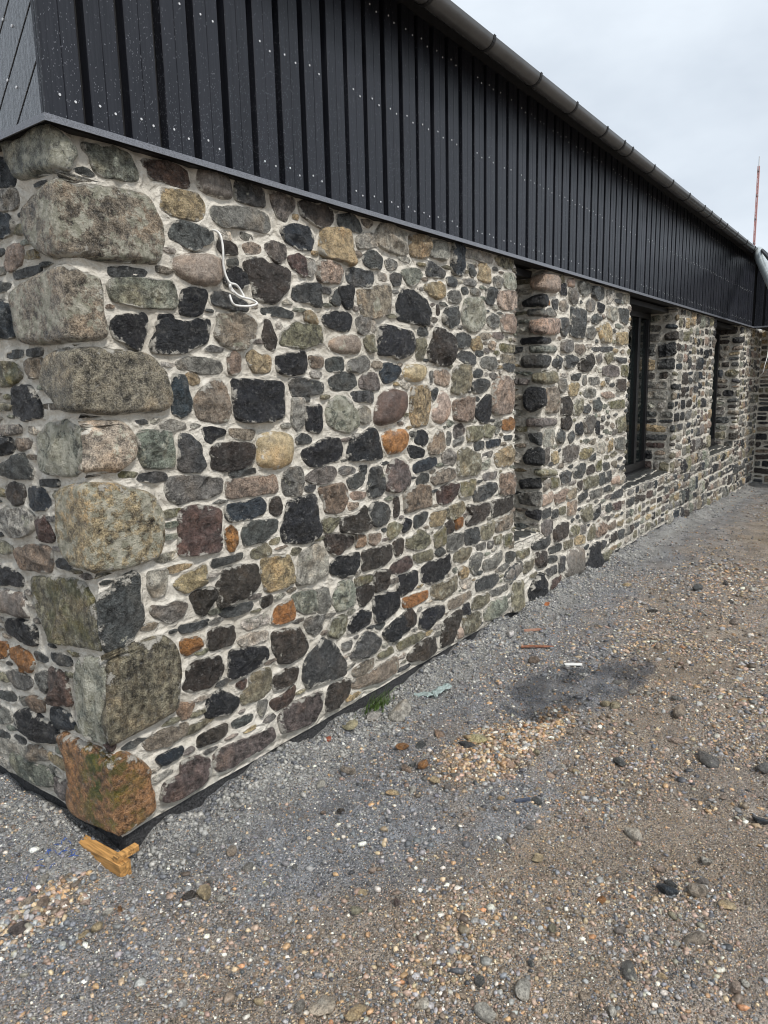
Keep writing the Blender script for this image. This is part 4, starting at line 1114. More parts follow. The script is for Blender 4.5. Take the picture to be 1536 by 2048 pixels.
for S in STONES:
    O3 = pmap(S['path'], S['outline'][:, 0], S['outline'][:, 1], 0.0 * S['outline'][:, 0])
    q = proj(O3); S['px'] = abs(area2(q))
    w = (O3 - CAM) @ FWD
    vis = ((q[:, 0] > 0) & (q[:, 0] < 1536) & (q[:, 1] > 0) & (q[:, 1] < 2048) & (w > 0)).mean()
    S['rank'] = S['px'] * (vis if vis > .02 else 0)
order = np.argsort([-S['rank'] for S in STONES]); single = set(order[:300].tolist())
Vs, Q4, Q3, ATS, nb = [], [], [], [], 0
for k, S in enumerate(STONES):
    V, F4, F3, at = stone_geo(S, 100 + k)
    if k in single:
        obj('stone', mesh_np('stone', V, [np.vstack(F4), F3], True, at, M_STONE), stone_wall)
    else:
        Vs.append(V); Q4 += [f + nb for f in F4]; Q3.append(F3 + nb); ATS.append(at); nb += len(V)
rest = obj('small_stones', mesh_np('small_stones', np.vstack(Vs), [np.vstack(Q4), np.vstack(Q3)], True,
           {k: np.concatenate([a[k] for a in ATS]) for k in ATS[0]}, M_STONE), stone_wall)
tag(rest, 'smaller and farther rubble stones and pinnings of the wall', kind='stuff')
print('STONES', len(STONES), nb)

# --- plinth below the first course
mb = MB()
for x0, x1, d in ((0.0, 3.5, .035), (3.5, 6.9, .03)):
    mb.box((x0 + (.03 if x0 == 0 else 0), .022, -.45), (x1, .2, -.004))
mb.box((.022, .2, -.45), (.2, 6.0, -.004)); mb.box((6.9, .03, -.5), (12.0, .2, -.05))
mb.build('plinth', M_PLINTH, building)

# --- windows, their sills and heads, and the dark room behind
def window(x0, x1, sill):
    y0 = .27; f = .06; z0, z1 = sill + .05, 2.22
    mb = MB()
    mb.box((x0, y0, z0), (x0 + f, y0 + .07, z1)); mb.box((x1 - f, y0, z0), (x1, y0 + .07, z1))
    mb.box((x0 + f, y0, z0), (x1 - f, y0 + .07, z0 + f + .02)); mb.box((x0 + f, y0, z1 - f), (x1 - f, y0 + .07, z1))
    mb.box((x0 - .005, y0 - .05, z0 - .035), (x1 + .005, y0 + .05, z0 - .001))
    w = mb.build('window', M_FRAME, building, .004)
    if x1 - x0 > 1:
        m2 = MB(); xm = x1 - .42
        m2.box((xm, y0 - .004, z0 + f + .021), (xm + .07, y0 + .066, z1 - f - .001)); m2.build('mullion', M_FRAME, w, .004)
        m3 = MB(); m3.box((x0 + f + .001, y0 + .03, z0 + f + .021), (xm - .001, y0 + .045, z1 - f - .001)); m3.build('glass_pane', M_GLASS, w)
        m3 = MB(); m3.box((xm + .071, y0 + .03, z0 + f + .021), (x1 - f - .001, y0 + .045, z1 - f - .001)); m3.build('glass_pane', M_GLASS, w)
    else:
        m3 = MB(); m3.box((x0 + f + .001, y0 + .03, z0 + f + .021), (x1 - f - .001, y0 + .045, z1 - f - .001)); m3.build('glass_pane', M_GLASS, w)
    # mortar bed of the sill with pieces of slate let into it
    nx, ny = int((x1 - x0) / .015) + 2, 24
    X, Y = np.meshgrid(np.linspace(x0 - .01, x1 + .01, nx), np.linspace(-.004, .34, ny))
    Z = sill + .004 + (Y) * .12 + fbm(X * 14, Y * 14, 5, 3) * .004
    idx = np.arange(nx * ny).reshape(ny, nx)
    F = np.stack([idx[:-1, :-1], idx[:-1, 1:], idx[1:, 1:], idx[1:, :-1]], -1).reshape(-1, 4)
    s = obj('window_sill', mesh_np('window_sill', np.stack([X, Y, Z], -1).reshape(-1, 3), F, True, {'dist': np.full(nx * ny, .03)}, M_MORTAR), building)
    g = np.random.default_rng(int(x0 * 10)); x = x0 + .012
    while x < x1 - .06:
        w_ = min(g.uniform(.12, .26), x1 - .012 - x); ya = .0
        for yb in ((.12 + g.uniform(-.03, .03)), .255):
            q = [(x + g.uniform(.004, .014), ya + .008), (x + w_ - g.uniform(.006, .016), ya + .008 + g.uniform(0, .012)), (x + w_ - g.uniform(.006, .014), yb - .008), (x + g.uniform(.004, .014), yb - .008 - g.uniform(0, .01))]
            O = smooth_outline(np.array(q), 16, 1)
            MB().prism([tuple(p) for p in O], lambda a, b, t: (a, b, sill + b * .12 + t), -.004, .012).build('sill_slate', M_SLATE, s, .002)
            ya = yb
        x += w_
    hd = MB(); hd.box((x0 - .02, .09, 2.215), (x1 + .02, .40, 2.262)); hd.build('window_head', M_FRAME, building)
for a in WIN: window(*a)
rm = MB(); rm.add([(0.3, .42, -.3), (11.7, .42, -.3), (11.7, 4.5, -.3), (.3, 4.5, -.3), (.3, .42, 2.9), (11.7, .42, 2.9), (11.7, 4.5, 2.9), (.3, 4.5, 2.9)],
                  [(0, 1, 2, 3), (7, 6, 5, 4), (1, 5, 6, 2), (2, 6, 7, 3), (3, 7, 4, 0)])
rm.build('inner_room', M_ROOM, building)

# ------------------------------------------------------------------ black cladding, flashing, eaves
ZB, ZT = 2.284, 3.232
cb = MB()
cb.box((-.002, -.004, ZB - .003), (11.5, .3, ZT)); cb.box((-.019, -.003, ZB - .004), (.3, 6.0, 3.4)); cb.box((10.955, -2.6, ZB - .002), (11.6, -.0195, ZT - .001))
clad = cb.build('cladding', M_BACKING, building)
tag(clad, 'black stained timber cladding on the upper wall')
PITCH_B = .1363; G0 = .087
def board_profile(w):
    m = w / 2; gmm = .0022
    return [(0, 0), (0, .022), (.002, .024), (m - gmm, .024), (m, .021), (m + gmm, .024), (w - .002, .024), (w, .022), (w, 0)]
def board_mesh(w, z0, z1):
    pr = [(u_, d_ if d_ > 0 else -.014) for u_, d_ in board_profile(w)]; n = len(pr); V = []; F = []
    for z in (z0, z1): V += [(u, -.020 - d, z) for u, d in pr]
    F = [(i, i + 1, n + i + 1, n + i) for i in range(n - 1)] + [tuple(range(n - 1, -1, -1)), tuple(range(n, 2 * n))]
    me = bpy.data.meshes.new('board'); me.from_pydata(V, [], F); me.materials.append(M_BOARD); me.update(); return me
gb = np.random.default_rng(3)
BW = .104
bme = [board_mesh(BW, ZB, ZT) for _ in range(1)][0]
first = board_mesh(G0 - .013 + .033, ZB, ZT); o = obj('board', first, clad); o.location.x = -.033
screw_pts = []
def screws_at(u, w, dy=0):
    for zr in (2.349, 2.752, 3.131):
        for fx, dz in ((.27, .006), (.76, -.006)):
            if u < 2.6 or gb.random() < .8: screw_pts.append((u + w * fx + gb.normal(0, .003), -.0440 - dy, zr + dz + gb.normal(0, .003)))
screws_at(-.033, .107)
k = 0
while G0 + k * PITCH_B + .016 + BW < 10.92:
    u = G0 + k * PITCH_B + .016
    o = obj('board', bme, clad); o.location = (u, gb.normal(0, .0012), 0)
    screws_at(u, BW); k += 1
# wing return: same boards on the face at right angles
kk = 0
for i in range(17):
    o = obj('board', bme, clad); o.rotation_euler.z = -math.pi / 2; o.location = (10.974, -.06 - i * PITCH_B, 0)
# gable end: boards at 45 degrees, close jointed
def clip(poly, a, b, c):                      # keep a*x+b*y<=c
    out = []
    for i in range(len(poly)):
        p, q = poly[i], poly[(i + 1) % len(poly)]; dp = a * p[0] + b * p[1] - c; dq = a * q[0] + b * q[1] - c
        if dp <= 0: out.append(p)
        if dp * dq < 0:
            t = dp / (dp - dq); out.append((p[0] + (q[0] - p[0]) * t, p[1] + (q[1] - p[1]) * t))
    return out
for i in range(-2, 34):
    c0 = 2.418 + i * .151
    R = [(-.019, ZB), (5.0, ZB), (5.0, 3.38), (-.019, 3.38)]
    P = clip(clip(R, 1, 1, c0 + .151 - .006), -1, -1, -(c0 + .001))
    if len(P) < 3: continue
    P = [p for j, p in enumerate(P) if math.dist(p, P[j - 1]) > 1e-4]
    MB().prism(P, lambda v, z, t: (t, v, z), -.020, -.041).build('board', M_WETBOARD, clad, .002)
    for t in (.06, .22):
        v = c0 + .075 - 2.33 - t
        for q, zz in ((v, 2.33 + t), (v + .045, 2.36 + t)):
            if 0.0 < q < 4: screw_pts.append((-.0415, q, zz))
tr = MB(); tr.box((-.0455, -.0455, ZB), (-.0195, -.034, 3.3)); tr.box((-.0455, -.034, ZB), (-.0345, -.0195, 3.3)); tr.build('corner_trim', M_BOARD, clad, .002)
# screws
sm = MB()
for (x, y, z) in screw_pts:
    r = .0040
    left = x < -.041
    ring = [(math.cos(a) * r, math.sin(a) * r) for a in np.linspace(0, 2 * math.pi, 7)[:-1]]
    fn = (lambda a, b, t: (x - t, y + a, z + b)) if left else (lambda a, b, t: (x + a, y - t, z + b))
    sm.prism(ring if not left else ring[::-1], fn, 0, .0022)
sc_ = sm.build('screw_heads', M_STEEL, clad); tag(sc_, 'small bright screw heads in rows', kind='stuff')
# drip flashing
fl = MB()
def drip(p0, p1, out):                        # profile swept along an edge; out = outward unit vector
    p0, p1, out = Vector(p0), Vector(p1), Vector(out)
    prof = [(-.0, .018), (.03, .0175), (.032, .0), (.028, .0), (.027, .014), (-.0, .014)]
    return prof
for (A, B, nrm, ma, mb_) in (((-.026, -.026), (10.93, -.026), (0, -1), -1, 0), ((-.026, -.026), (-.026, 6.0), (-1, 0), -1, 0), ((10.955, -.062), (10.955, -2.6), (-1, 0), 0, 0)):
    A = Vector(A); B = Vector(B); n_ = Vector(nrm); d = (B - A).normalized(); V = []
    prof = [(0, 2.2835), (.032, 2.2825), (.034, 2.281), (.034, 2.262), (.031, 2.262), (.031, 2.278), (0, 2.279)]
    for end, e in ((A, ma), (B, mb_)):
        for u, z in prof:
            p = end + n_ * u + d * (e * u if end is A else 0); V.append((p.x, p.y, z))
    n = len(prof)
    fl.add(V, [(i, (i + 1) % n, (i + 1) % n + n, i + n) for i in range(n)] + [tuple(range(n - 1, -1, -1)), tuple(range(n, 2 * n))])
fl.build('drip_flashing', M_FLASH, building)
us = MB(); us.box((-.025, -.025, 2.268), (10.95, .05, 2.2785)); us.box((-.025, .05, 2.268), (.05, 6, 2.2785)); us.box((10.96, -2.6, 2.27), (12.1, -.065, 2.29))
us.build('cladding_underside', M_SOFFIT, building)
# eaves
ev = MB(); ev.box((-.3, -.160, 3.2325), (10.95, .3, 3.245)); ev.box((-.3, -.170, 3.180), (10.95, -.1605, 3.27)); 
ev.build('soffit', M_SOFFIT, building)
rf = MB(); rf.add([(-.3, -.17, 3.285), (12.5, -.17, 3.285), (12.5, 3.2, 4.3), (-.3, 3.2, 4.3), (-.3, -.17, 3.272), (12.5, -.17, 3.272), (12.5, 3.2, 4.28), (-.3, 3.2, 4.28)],
                  [(0, 1, 2, 3), (7, 6, 5, 4), (0, 4, 5, 1), (1, 5, 6, 2), (2, 6, 7, 3), (3, 7, 4, 0)])
rf.build('roof', M_ROOF, building)
# half-round gutter with clips
GY, GZ, GR = -.228, 3.188, .051
def gutter_arc(r, n=14, a0=-1.0, a1=181.0): return [(GY - r * math.cos(math.radians(a)), GZ - r * math.sin(math.radians(a))) for a in np.linspace(a0, a1, n)]
gt = MB(); xs = [-.3] + list(np.arange(1.6, 9.9, 2.76)) + [9.95]
outer, inner = gutter_arc(GR), gutter_arc(GR - .003)
pf = outer + inner[::-1]; n = len(pf)
V = [(x, y, z) for x in (-.3, 9.95) for y, z in pf]
gt.add(V, [(i, i + n, (i + 1) % n + n, (i + 1) % n) for i in range(n)] + [tuple(range(n)), tuple(range(2 * n - 1, n - 1, -1))])
gut = gt.build('gutter', M_GUTTER, building, smooth=True)
m_ = gut.modifiers.new('edge', 'EDGE_SPLIT'); m_.split_angle = math.radians(40)
def clip_mesh():
    o_, i_ = gutter_arc(GR + .0035, 12, -6, 186), gutter_arc(GR + .0005, 12, -6, 186); pf = o_ + i_[::-1]; n = len(pf)
    b = MB(); V = [(x, y, z) for x in (-.011, .011) for y, z in pf]
    b.add(V, [(i, i + n, (i + 1) % n + n, (i + 1) % n) for i in range(n)] + [tuple(range(n)), tuple(range(2 * n - 1, n - 1, -1))])
    b.box((-.011, GY + GR - .006, GZ - .02), (.011, -.1705, GZ + .02))
    return b
cm = None
for i, u in enumerate([.02, .57, 1.11, 1.65, 2.2, 2.75, 3.28, 3.82, 4.18, 4.36, 4.91, 5.46, 6.02, 6.61, 6.91, 7.33, 7.66, 8.24, 8.84, 9.38, 9.7]):
    if cm is None: o = clip_mesh().build('gutter_clip', M_SOFFIT, gut); cm = o.data
    else: o = obj('gutter_clip', cm, gut)
    o.location.x = u
ge = MB(); ge.prism([(GY - GR * math.cos(math.radians(a)) * 1.04, GZ - GR * math.sin(math.radians(a)) * 1.04) for a in np.linspace(0, 180, 14)], lambda y, z, t: (t, y, z), 9.951, 9.965); ge.build('gutter_end', M_GUTTER, gut)
# swan-neck pipe that leaves the end of the gutter towards the wing
def at_px(x, y, off):
    q = RGT * (x - 768) / FPX - UPV * (y - 1024) / FPX + FWD; t = (off - CAM[1]) / q[1]; return CAM + q * t
p0 = at_px(1516, 503, -.26); p1 = at_px(1522, 520, -.38); p2 = at_px(1545, 566, -.75); p3 = at_px(1575, 625, -1.2)
pp = MB(); pp.tube([p0, p0 * .5 + p1 * .5, p1, p1 * .6 + p2 * .4, p2, p3], .062, 16); pp.build('swan_neck_pipe', M_PIPE, building, smooth=True)
wv = MB(); q0 = at_px(1524, 500, -.3); q1 = at_px(1545, 523, -1.2); wv.tube([q0, q1], .02, 8); wv.build('wing_verge', M_SOFFIT, building)

# ------------------------------------------------------------------ ground
GX = [-8, 0, .4, .8, 1.1, 1.8, 3.0, 4.0, 4.7, 7.1, 8.9, 11, 14, 60]; GZv = [-.09, -.085, -.07, -.075, -.088, -.1, -.065, -.05, -.07, -.09, -.145, -.22, -.24, -.3]
def gz(x, y, fine=True):
    z = np.interp(x, GX, GZv); k = np.exp(-np.maximum(-y, 0) / .9); z = z * k + (-.085 - .012 * np.clip(x, 0, 14)) * (1 - k)
    z = z + fbm(x * 1.3, y * 1.3, 41, 3) * .022 + fbm(x * 5, y * 5, 45, 3) * .02
    z = z + .035 * np.exp(-((x + .28) / .2) ** 2 - ((y + .02) / .16) ** 2) - .03 * np.exp(-((x - .02) / .12) ** 2 - ((y + .02) / .12) ** 2)
    z = z + .03 * np.exp(-((x - 1.35) / .45) ** 2 - ((y + .72) / .25) ** 2) + .05 * np.exp(-((x + .12) / .14) ** 2 - ((y - .4) / .3) ** 2)
    near = np.exp(-((y + .01) / .11) ** 2) * np.clip((x - .08) / .1, 0, 1)
    z = z + near * (fbm(x * 6, y * 6, 48, 4) * .055 + .034)
    nl = np.exp(-((x + .01) / .11) ** 2) * np.clip((y - .22) / .1, 0, 1); z = z + nl * (fbm(x * 6, y * 6, 49, 4) * .05 + .02)
    if fine: z = z + fbm(x * 22, y * 22, 51, 3) * .010
    return z
TAN = np.array((.50, .39, .275)); GREY = np.array((.25, .262, .28)); PALE = np.array((.35, .345, .325)); BROWN = np.array((.31, .262, .218)); DARK = np.array((.075, .088, .112))
def zones(x, y):
    """0..1 masks of the different loads of gravel that were tipped here"""
    w = fbm(x * 2.2, y * 2.2, 61, 4) * .40 + fbm(x * 7, y * 7, 63, 4) * .30
    dwall = np.where(x < 0, np.hypot(np.minimum(x, 0), np.minimum(y, 0)), np.maximum(-y, 0))
    dw = np.where((x < 0) & (y > 0), -x, dwall)
    grey = np.clip(1.3 - (dw + w * .7) / .68, 0, 1)
    blob = lambda cx, cy, rx, ry: np.clip(1.45 - ((x - cx) / rx) ** 2 - ((y - cy) / ry) ** 2 + w * 2.0, 0, 1)
    grey = np.maximum(grey, blob(.62, -.55, .5, .36)); grey = np.maximum(grey, blob(1.05, -.95, .45, .2) * .9); grey = np.maximum(grey, blob(2.3, -.6, .8, .3) * .9)
    tan = np.maximum(blob(-.33, -.03, .17, .11), np.maximum(blob(1.38, -.72, .36, .16), blob(1.72, -.78, .28, .10)))
    tan = np.maximum(tan, blob(.25, -1.15, .25, .12) * .6)
    grey = grey * (1 - tan)
    dark = np.maximum(blob(2.15, -.64, .46, .18), blob(2.6, -.88, .34, .15))
    dark = np.clip((dark - .3) / .35, 0, 1) * np.clip(fbm(x * 9, y * 9, 66, 4) * 1.6 + .85, .25, 1)
    pale = np.clip(1.6 - np.abs(dw - .13 + w * .22) / .11, 0, 1) * (x > -.3)
    return grey, tan, dark, pale
def ground_col(x, y):
    grey, tan, dark, pale = zones(x, y)
    n = np.clip(fbm(x * 1.7, y * 1.7, 71, 3) + .5, 0, 1)[..., None]
    c = (TAN * .62 * n + BROWN * (1 - n)) + .012
    c = c * (1 - grey[..., None]) + GREY * grey[..., None]
    c = c * (1 - .5 * tan[..., None]) + TAN * .9 * .5 * tan[..., None]
    c = c * (1 - pale[..., None] * .75) + PALE * pale[..., None] * .75
    c = c * (1 - dark[..., None] * .88) + DARK * dark[..., None] * .88
    return c
xs = np.concatenate([[-400, -60, -12, -4, -2], np.arange(-1.2, 2.6, .014), np.arange(2.6, 5, .03), np.arange(5, 13, .08), [14, 20, 60, 400]])
ys = np.concatenate([[-400, -60, -12, -5, -3.2], np.arange(-2.3, .9, .014), np.arange(.9, 2, .05), [3, 6, 20, 60, 400]])
X, Y = np.meshgrid(xs, ys); Z = gz(X, Y)
far = (np.abs(X) > 13) | (np.abs(Y) > 5); Z = np.where(far, -.26, Z)
inside = (X > .12) & (Y > .15) & (X < 11.8) & (Y < 5); Z = np.where(inside, np.minimum(Z, -.34), Z)
idx = np.arange(X.size).reshape(X.shape)
F = np.stack([idx[:-1, :-1], idx[:-1, 1:], idx[1:, 1:], idx[1:, :-1]], -1).reshape(-1, 4)
ground = obj('ground', mesh_np('ground', np.stack([X, Y, Z], -1).reshape(-1, 3), F, True, {'Col': ground_col(X, Y).reshape(-1, 3)}, M_GROUND))
tag(ground, 'rough yard of mixed grey and tan gravel', kind='structure')

# pebbles
OCT_V = np.array([(1, 0, 0), (-1, 0, 0), (0, 1, 0), (0, -1, 0), (0, 0, 1), (0, 0, -1)], float)
OCT_F = np.array([(0, 2, 4), (2, 1, 4), (1, 3, 4), (3, 0, 4), (2, 0, 5), (1, 2, 5), (3, 1, 5), (0, 3, 5)])
_t = (1 + 5 ** .5) / 2
ICO_V = np.array([(-1, _t, 0), (1, _t, 0), (-1, -_t, 0), (1, -_t, 0), (0, -1, _t), (0, 1, _t), (0, -1, -_t), (0, 1, -_t), (_t, 0, -1), (_t, 0, 1), (-_t, 0, -1), (-_t, 0, 1)]) / math.hypot(1, _t)
ICO_F = np.array([(0, 11, 5), (0, 5, 1), (0, 1, 7), (0, 7, 10), (0, 10, 11), (1, 5, 9), (5, 11, 4), (11, 10, 2), (10, 7, 6), (7, 1, 8), (3, 9, 4), (3, 4, 2), (3, 2, 6), (3, 6, 8), (3, 8, 9), (4, 9, 5), (2, 4, 11), (6, 2, 10), (8, 6, 7), (9, 8, 1)])
gp = np.random.default_rng(99)
PC = np.array([(.17, .165, .16), (.095, .098, .105), (.24, .155, .085), (.26, .20, .13), (.21, .15, .115), (.38, .35, .30), (.10, .078, .058), (.27, .14, .07), (.045, .046, .05), (.19, .18, .14)])
W_G = np.array([.36, .33, .03, .05, .05, .06, .03, .003, .07, .02]); W_T = np.array([.10, .06, .2, .22, .18, .08, .09, .02, .02, .03]); W_B = np.array([.18, .13, .08, .12, .18, .06, .16, .008, .05, .03])
def pebbles(x, y, size, base_v, base_f, flat=.6, sink=.3, jit=.25):
    n = len(x); grey, tan, dark, pale = zones(x, y)
    u = gp.random(n); ci = np.zeros(n, int); r = gp.random(n)
    zone = np.where(r < tan, 1, np.where(r < np.maximum(grey, pale * .6), 0, 2))
    for zi, w in ((0, W_G), (1, W_T), (2, W_B)):
        m = zone == zi; ci[m] = gp.choice(len(PC), m.sum(), p=w / w.sum())
    c = PC[ci] * gp.uniform(.5, 1.25, (n, 1)) * (1 + gp.normal(0, .02, (n, 3)))
    c = np.minimum(c * 2.0, .8) * (1 - .62 * dark[:, None])
    k = len(base_v)
    V = base_v[None] * (1 + gp.uniform(-jit, jit, (n, k, 1))) + gp.uniform(-jit, jit, (n, k, 3)) * .5
    sc = np.stack([gp.uniform(.7, 1.25, n), gp.uniform(.6, 1.0, n), gp.uniform(flat * .6, flat * 1.2, n)], 1)
    V = V * sc[:, None] * (size * .5)[:, None, None]
    a = gp.uniform(0, 2 * math.pi, n); b = gp.normal(0, .35, n)
    cb_, sb_ = np.cos(b)[:, None], np.sin(b)[:, None]
    y1 = V[..., 1] * cb_ - V[..., 2] * sb_; z1 = V[..., 1] * sb_ + V[..., 2] * cb_
    ca, sa = np.cos(a)[:, None], np.sin(a)[:, None]
    x2 = V[..., 0] * ca - y1 * sa; y2 = V[..., 0] * sa + y1 * ca
    z0 = gz(x, y) + size * flat * .5 * (1 - sink * 2) * .6
    V = np.stack([x2 + x[:, None], y2 + y[:, None], z1 + z0[:, None]], -1)
    F = (base_f[None] + (np.arange(n) * k)[:, None, None])
    return V.reshape(-1, 3), F.reshape(-1, 3), np.repeat(c, k, 0), V, c
def scatter(n, x0, x1, y0, y1, wallgap=.0):
    x = gp.uniform(x0, x1, n); y = gp.uniform(y0, y1, n)
    ok = ~((x > -.0 - wallgap) & (y > .0 - wallgap)); P = np.stack([x, y, np.full(n, -.08)], 1)
    q = proj(P); ok &= (q[:, 0] > -80) & (q[:, 0] < 1640) & (q[:, 1] > 900) & (q[:, 1] < 2150) & (((P - CAM) @ FWD) > .5)
    return x[ok], y[ok]
Vv, Ff, Cc, nb = [], [], [], 0
def put(V, F, c):
    global nb
    Vv.append(V); Ff.append(F + nb); Cc.append(c); nb += len(V)
def thin(x, y, f):            # keep more where f is high
    m = gp.random(len(x)) < f; return x[m], y[m]
def dens(x, y):
    grey, tan, dark, pale = zones(x, y); n = np.clip(fbm(x * 2.5, y * 2.5, 81, 4) * 1.7 + .5, .08, 1)
    return np.clip(n * .8 + tan * .6, 0, 1) * (1 - .6 * dark)
x, y = scatter(520000, -1.2, 3.2, -2.3, .9); x, y = thin(x, y, .62)
r_ = proj(np.stack([x, y, np.full(len(x), -.08)], 1)); dist = np.hypot(x - CAM[0], y - CAM[1]); x, y = thin(x, y, np.clip(1.6 - dist / 3.4, .18, 1))
sz = gp.uniform(.0028, .0075, len(x)); V, F, c, _, _ = pebbles(x, y, sz, OCT_V, OCT_F, .75, .2); put(V, F, c); n1 = len(x)
x, y = scatter(210000, -1.2, 5, -2.6, .9); x, y = thin(x, y, dens(x, y) * .85)
sz = .0078 + gp.exponential(.0035, len(x)).clip(0, .012); V, F, c, _, _ = pebbles(x, y, sz, ICO_V, ICO_F, .62, .25); put(V, F, c); n2 = len(x)
x, y = scatter(60000, 4, 13, -4, .3); x, y = thin(x, y, dens(x, y) * .7)
sz = .012 + gp.exponential(.006, len(x)).clip(0, .03); V, F, c, _, _ = pebbles(x, y, sz, OCT_V, OCT_F, .6, .25); put(V, F, c); n3 = len(x)
x, y = scatter(9500, -1.2, 4, -2.4, .7, -.01); x, y = thin(x, y, dens(x, y) ** 1.5)
g_, t_, d_, p_ = zones(x, y)
sz = .014 + gp.exponential(.006, len(x)).clip(0, .02) + t_ * gp.uniform(0, .012, len(x)); V, F, c, _, _ = pebbles(x, y, sz, ICO_V, ICO_F, .6, .25, .3); put(V, F, c)
# the two tipped heaps of tan stone
for cx, cy, rx, ry, n in ((-.33, -.03, .17, .1, 420), (1.36, -.72, .3, .13, 420), (1.75, -.78, .25, .09, 240), (.6, -.75, .5, .2, 160)):
    x = gp.normal(cx, rx * .55, n); y = gp.normal(cy, ry * .6, n); sz = gp.uniform(.012, .03, n)
    V, F, c, _, _ = pebbles(x, y, sz, ICO_V, ICO_F, .65, .2, .3); put(V, F, c)
x, y = scatter(26000, 1.4, 6, -3.2, -.5); x, y = thin(x, y, np.clip(fbm(x * 2, y * 2, 91, 4) * 1.8 + .45, .05, 1) * .8)
sz = .014 + gp.exponential(.008, len(x)).clip(0, .03); V, F, c, _, _ = pebbles(x, y, sz, ICO_V, ICO_F, .5, .3, .35); put(V, F, c)
# pale clinker crumbs heaped against the foot of the wall
n = 9000; x = gp.uniform(-.35, 5.5, n); y = -np.abs(gp.normal(.0, .13, n)); m = x < 0; y[m] = gp.uniform(-.1, .75, m.sum()); x[m] = -np.abs(gp.normal(.03, .12, m.sum()))
sz = .005 + gp.exponential(.006, n).clip(0, .024); V, F, c, _, _ = pebbles(x, y, sz, ICO_V, ICO_F, .8, .2, .35)
cc = np.repeat(np.array([(.32, .315, .295), (.15, .155, .165), (.42, .405, .37)])[gp.choice(3, n, p=[.45, .3, .25])] * gp.uniform(.7, 1.1, (n, 1)), len(ICO_V), 0); put(V, F, cc)
gravel = obj('gravel', mesh_np('gravel', np.vstack(Vv), np.vstack(Ff), False, {'Col': np.vstack(Cc)}, M_PEBBLE))
tag(gravel, 'loose gravel and grit strewn over the yard', 'gravel', kind='stuff')
print('PEBBLES', n1, n2, n3, sum(len(f) for f in Ff))

# bigger loose stones, one by one, on the ground
def rock_mesh(size, seed, flat=.6, sub=2):
    g = np.random.default_rng(seed); V = ICO_V.copy(); F = ICO_F.copy()
    for _ in range(sub):
        e = {}; NF = []; V = list(V)
        def mid(a, b):
            k_ = (min(a, b), max(a, b))
            if k_ not in e:
                p = (np.array(V[a]) + np.array(V[b])) / 2; V.append(p / np.linalg.norm(p)); e[k_] = len(V) - 1
            return e[k_]
        for a, b, c in F:
            ab, bc, ca = mid(a, b), mid(b, c), mid(c, a); NF += [(a, ab, ca), (b, bc, ab), (c, ca, bc), (ab, bc, ca)]
        V = np.array(V); F = np.array(NF)
    for _ in range(7):
        n = g.normal(0, 1, 3); n /= np.linalg.norm(n); d = g.uniform(.45, .85); t = V @ n - d; V = V - np.maximum(t, 0)[:, None] * n
    V = V * (1 + fbm(V[:, 0] * 2 + V[:, 2] * 1.7 + seed, V[:, 1] * 2, seed % 40, 3)[:, None] * .08)
    V = V * np.array([1.0, g.uniform(.6, .9), flat]) * size * .5 * np.array([1.25, 1.1, 1.0])
    return V, F
def rock(name, x, y, size, rgb, seed, flat=.6, rz=None, parent=None, sink=.2, sub=2, mat=None):
    g = np.random.default_rng(seed); V, F = rock_mesh(size, seed, flat, sub); z = float(gz(np.array([x]), np.array([y]))[0])
    col = np.tile(np.array(rgb), (len(V), 1))
    me = mesh_np(name, V, F, False, {'Col': col, 'edge': np.zeros(len(V)), 'lichen': np.full(len(V), .1), 'speckle': np.full(len(V), .4), 'layered': np.zeros(len(V)), 'moss': np.zeros(len(V)), 'rough': np.full(len(V), .8), 'mottle': np.full(len(V), .8)}, mat or M_STONE)
    o = obj(name, me, parent); zmin = V[:, 2].min()
    o.location = (x, y, z - zmin * (1 - sink * 2)); o.rotation_euler = (g.normal(0, .12), g.normal(0, .12), g.uniform(0, 6.28) if rz is None else rz)
    return o
def px_ground(px, py):
    z = -.085
    for _ in range(6):
        q = RGT * (px - 768) / FPX - UPV * (py - 1024) / FPX + FWD; t = (z - CAM[2]) / q[2]; P = CAM + q * t
        z = float(gz(np.array([P[0]]), np.array([P[1]]), False)[0])
    return P[0], P[1]
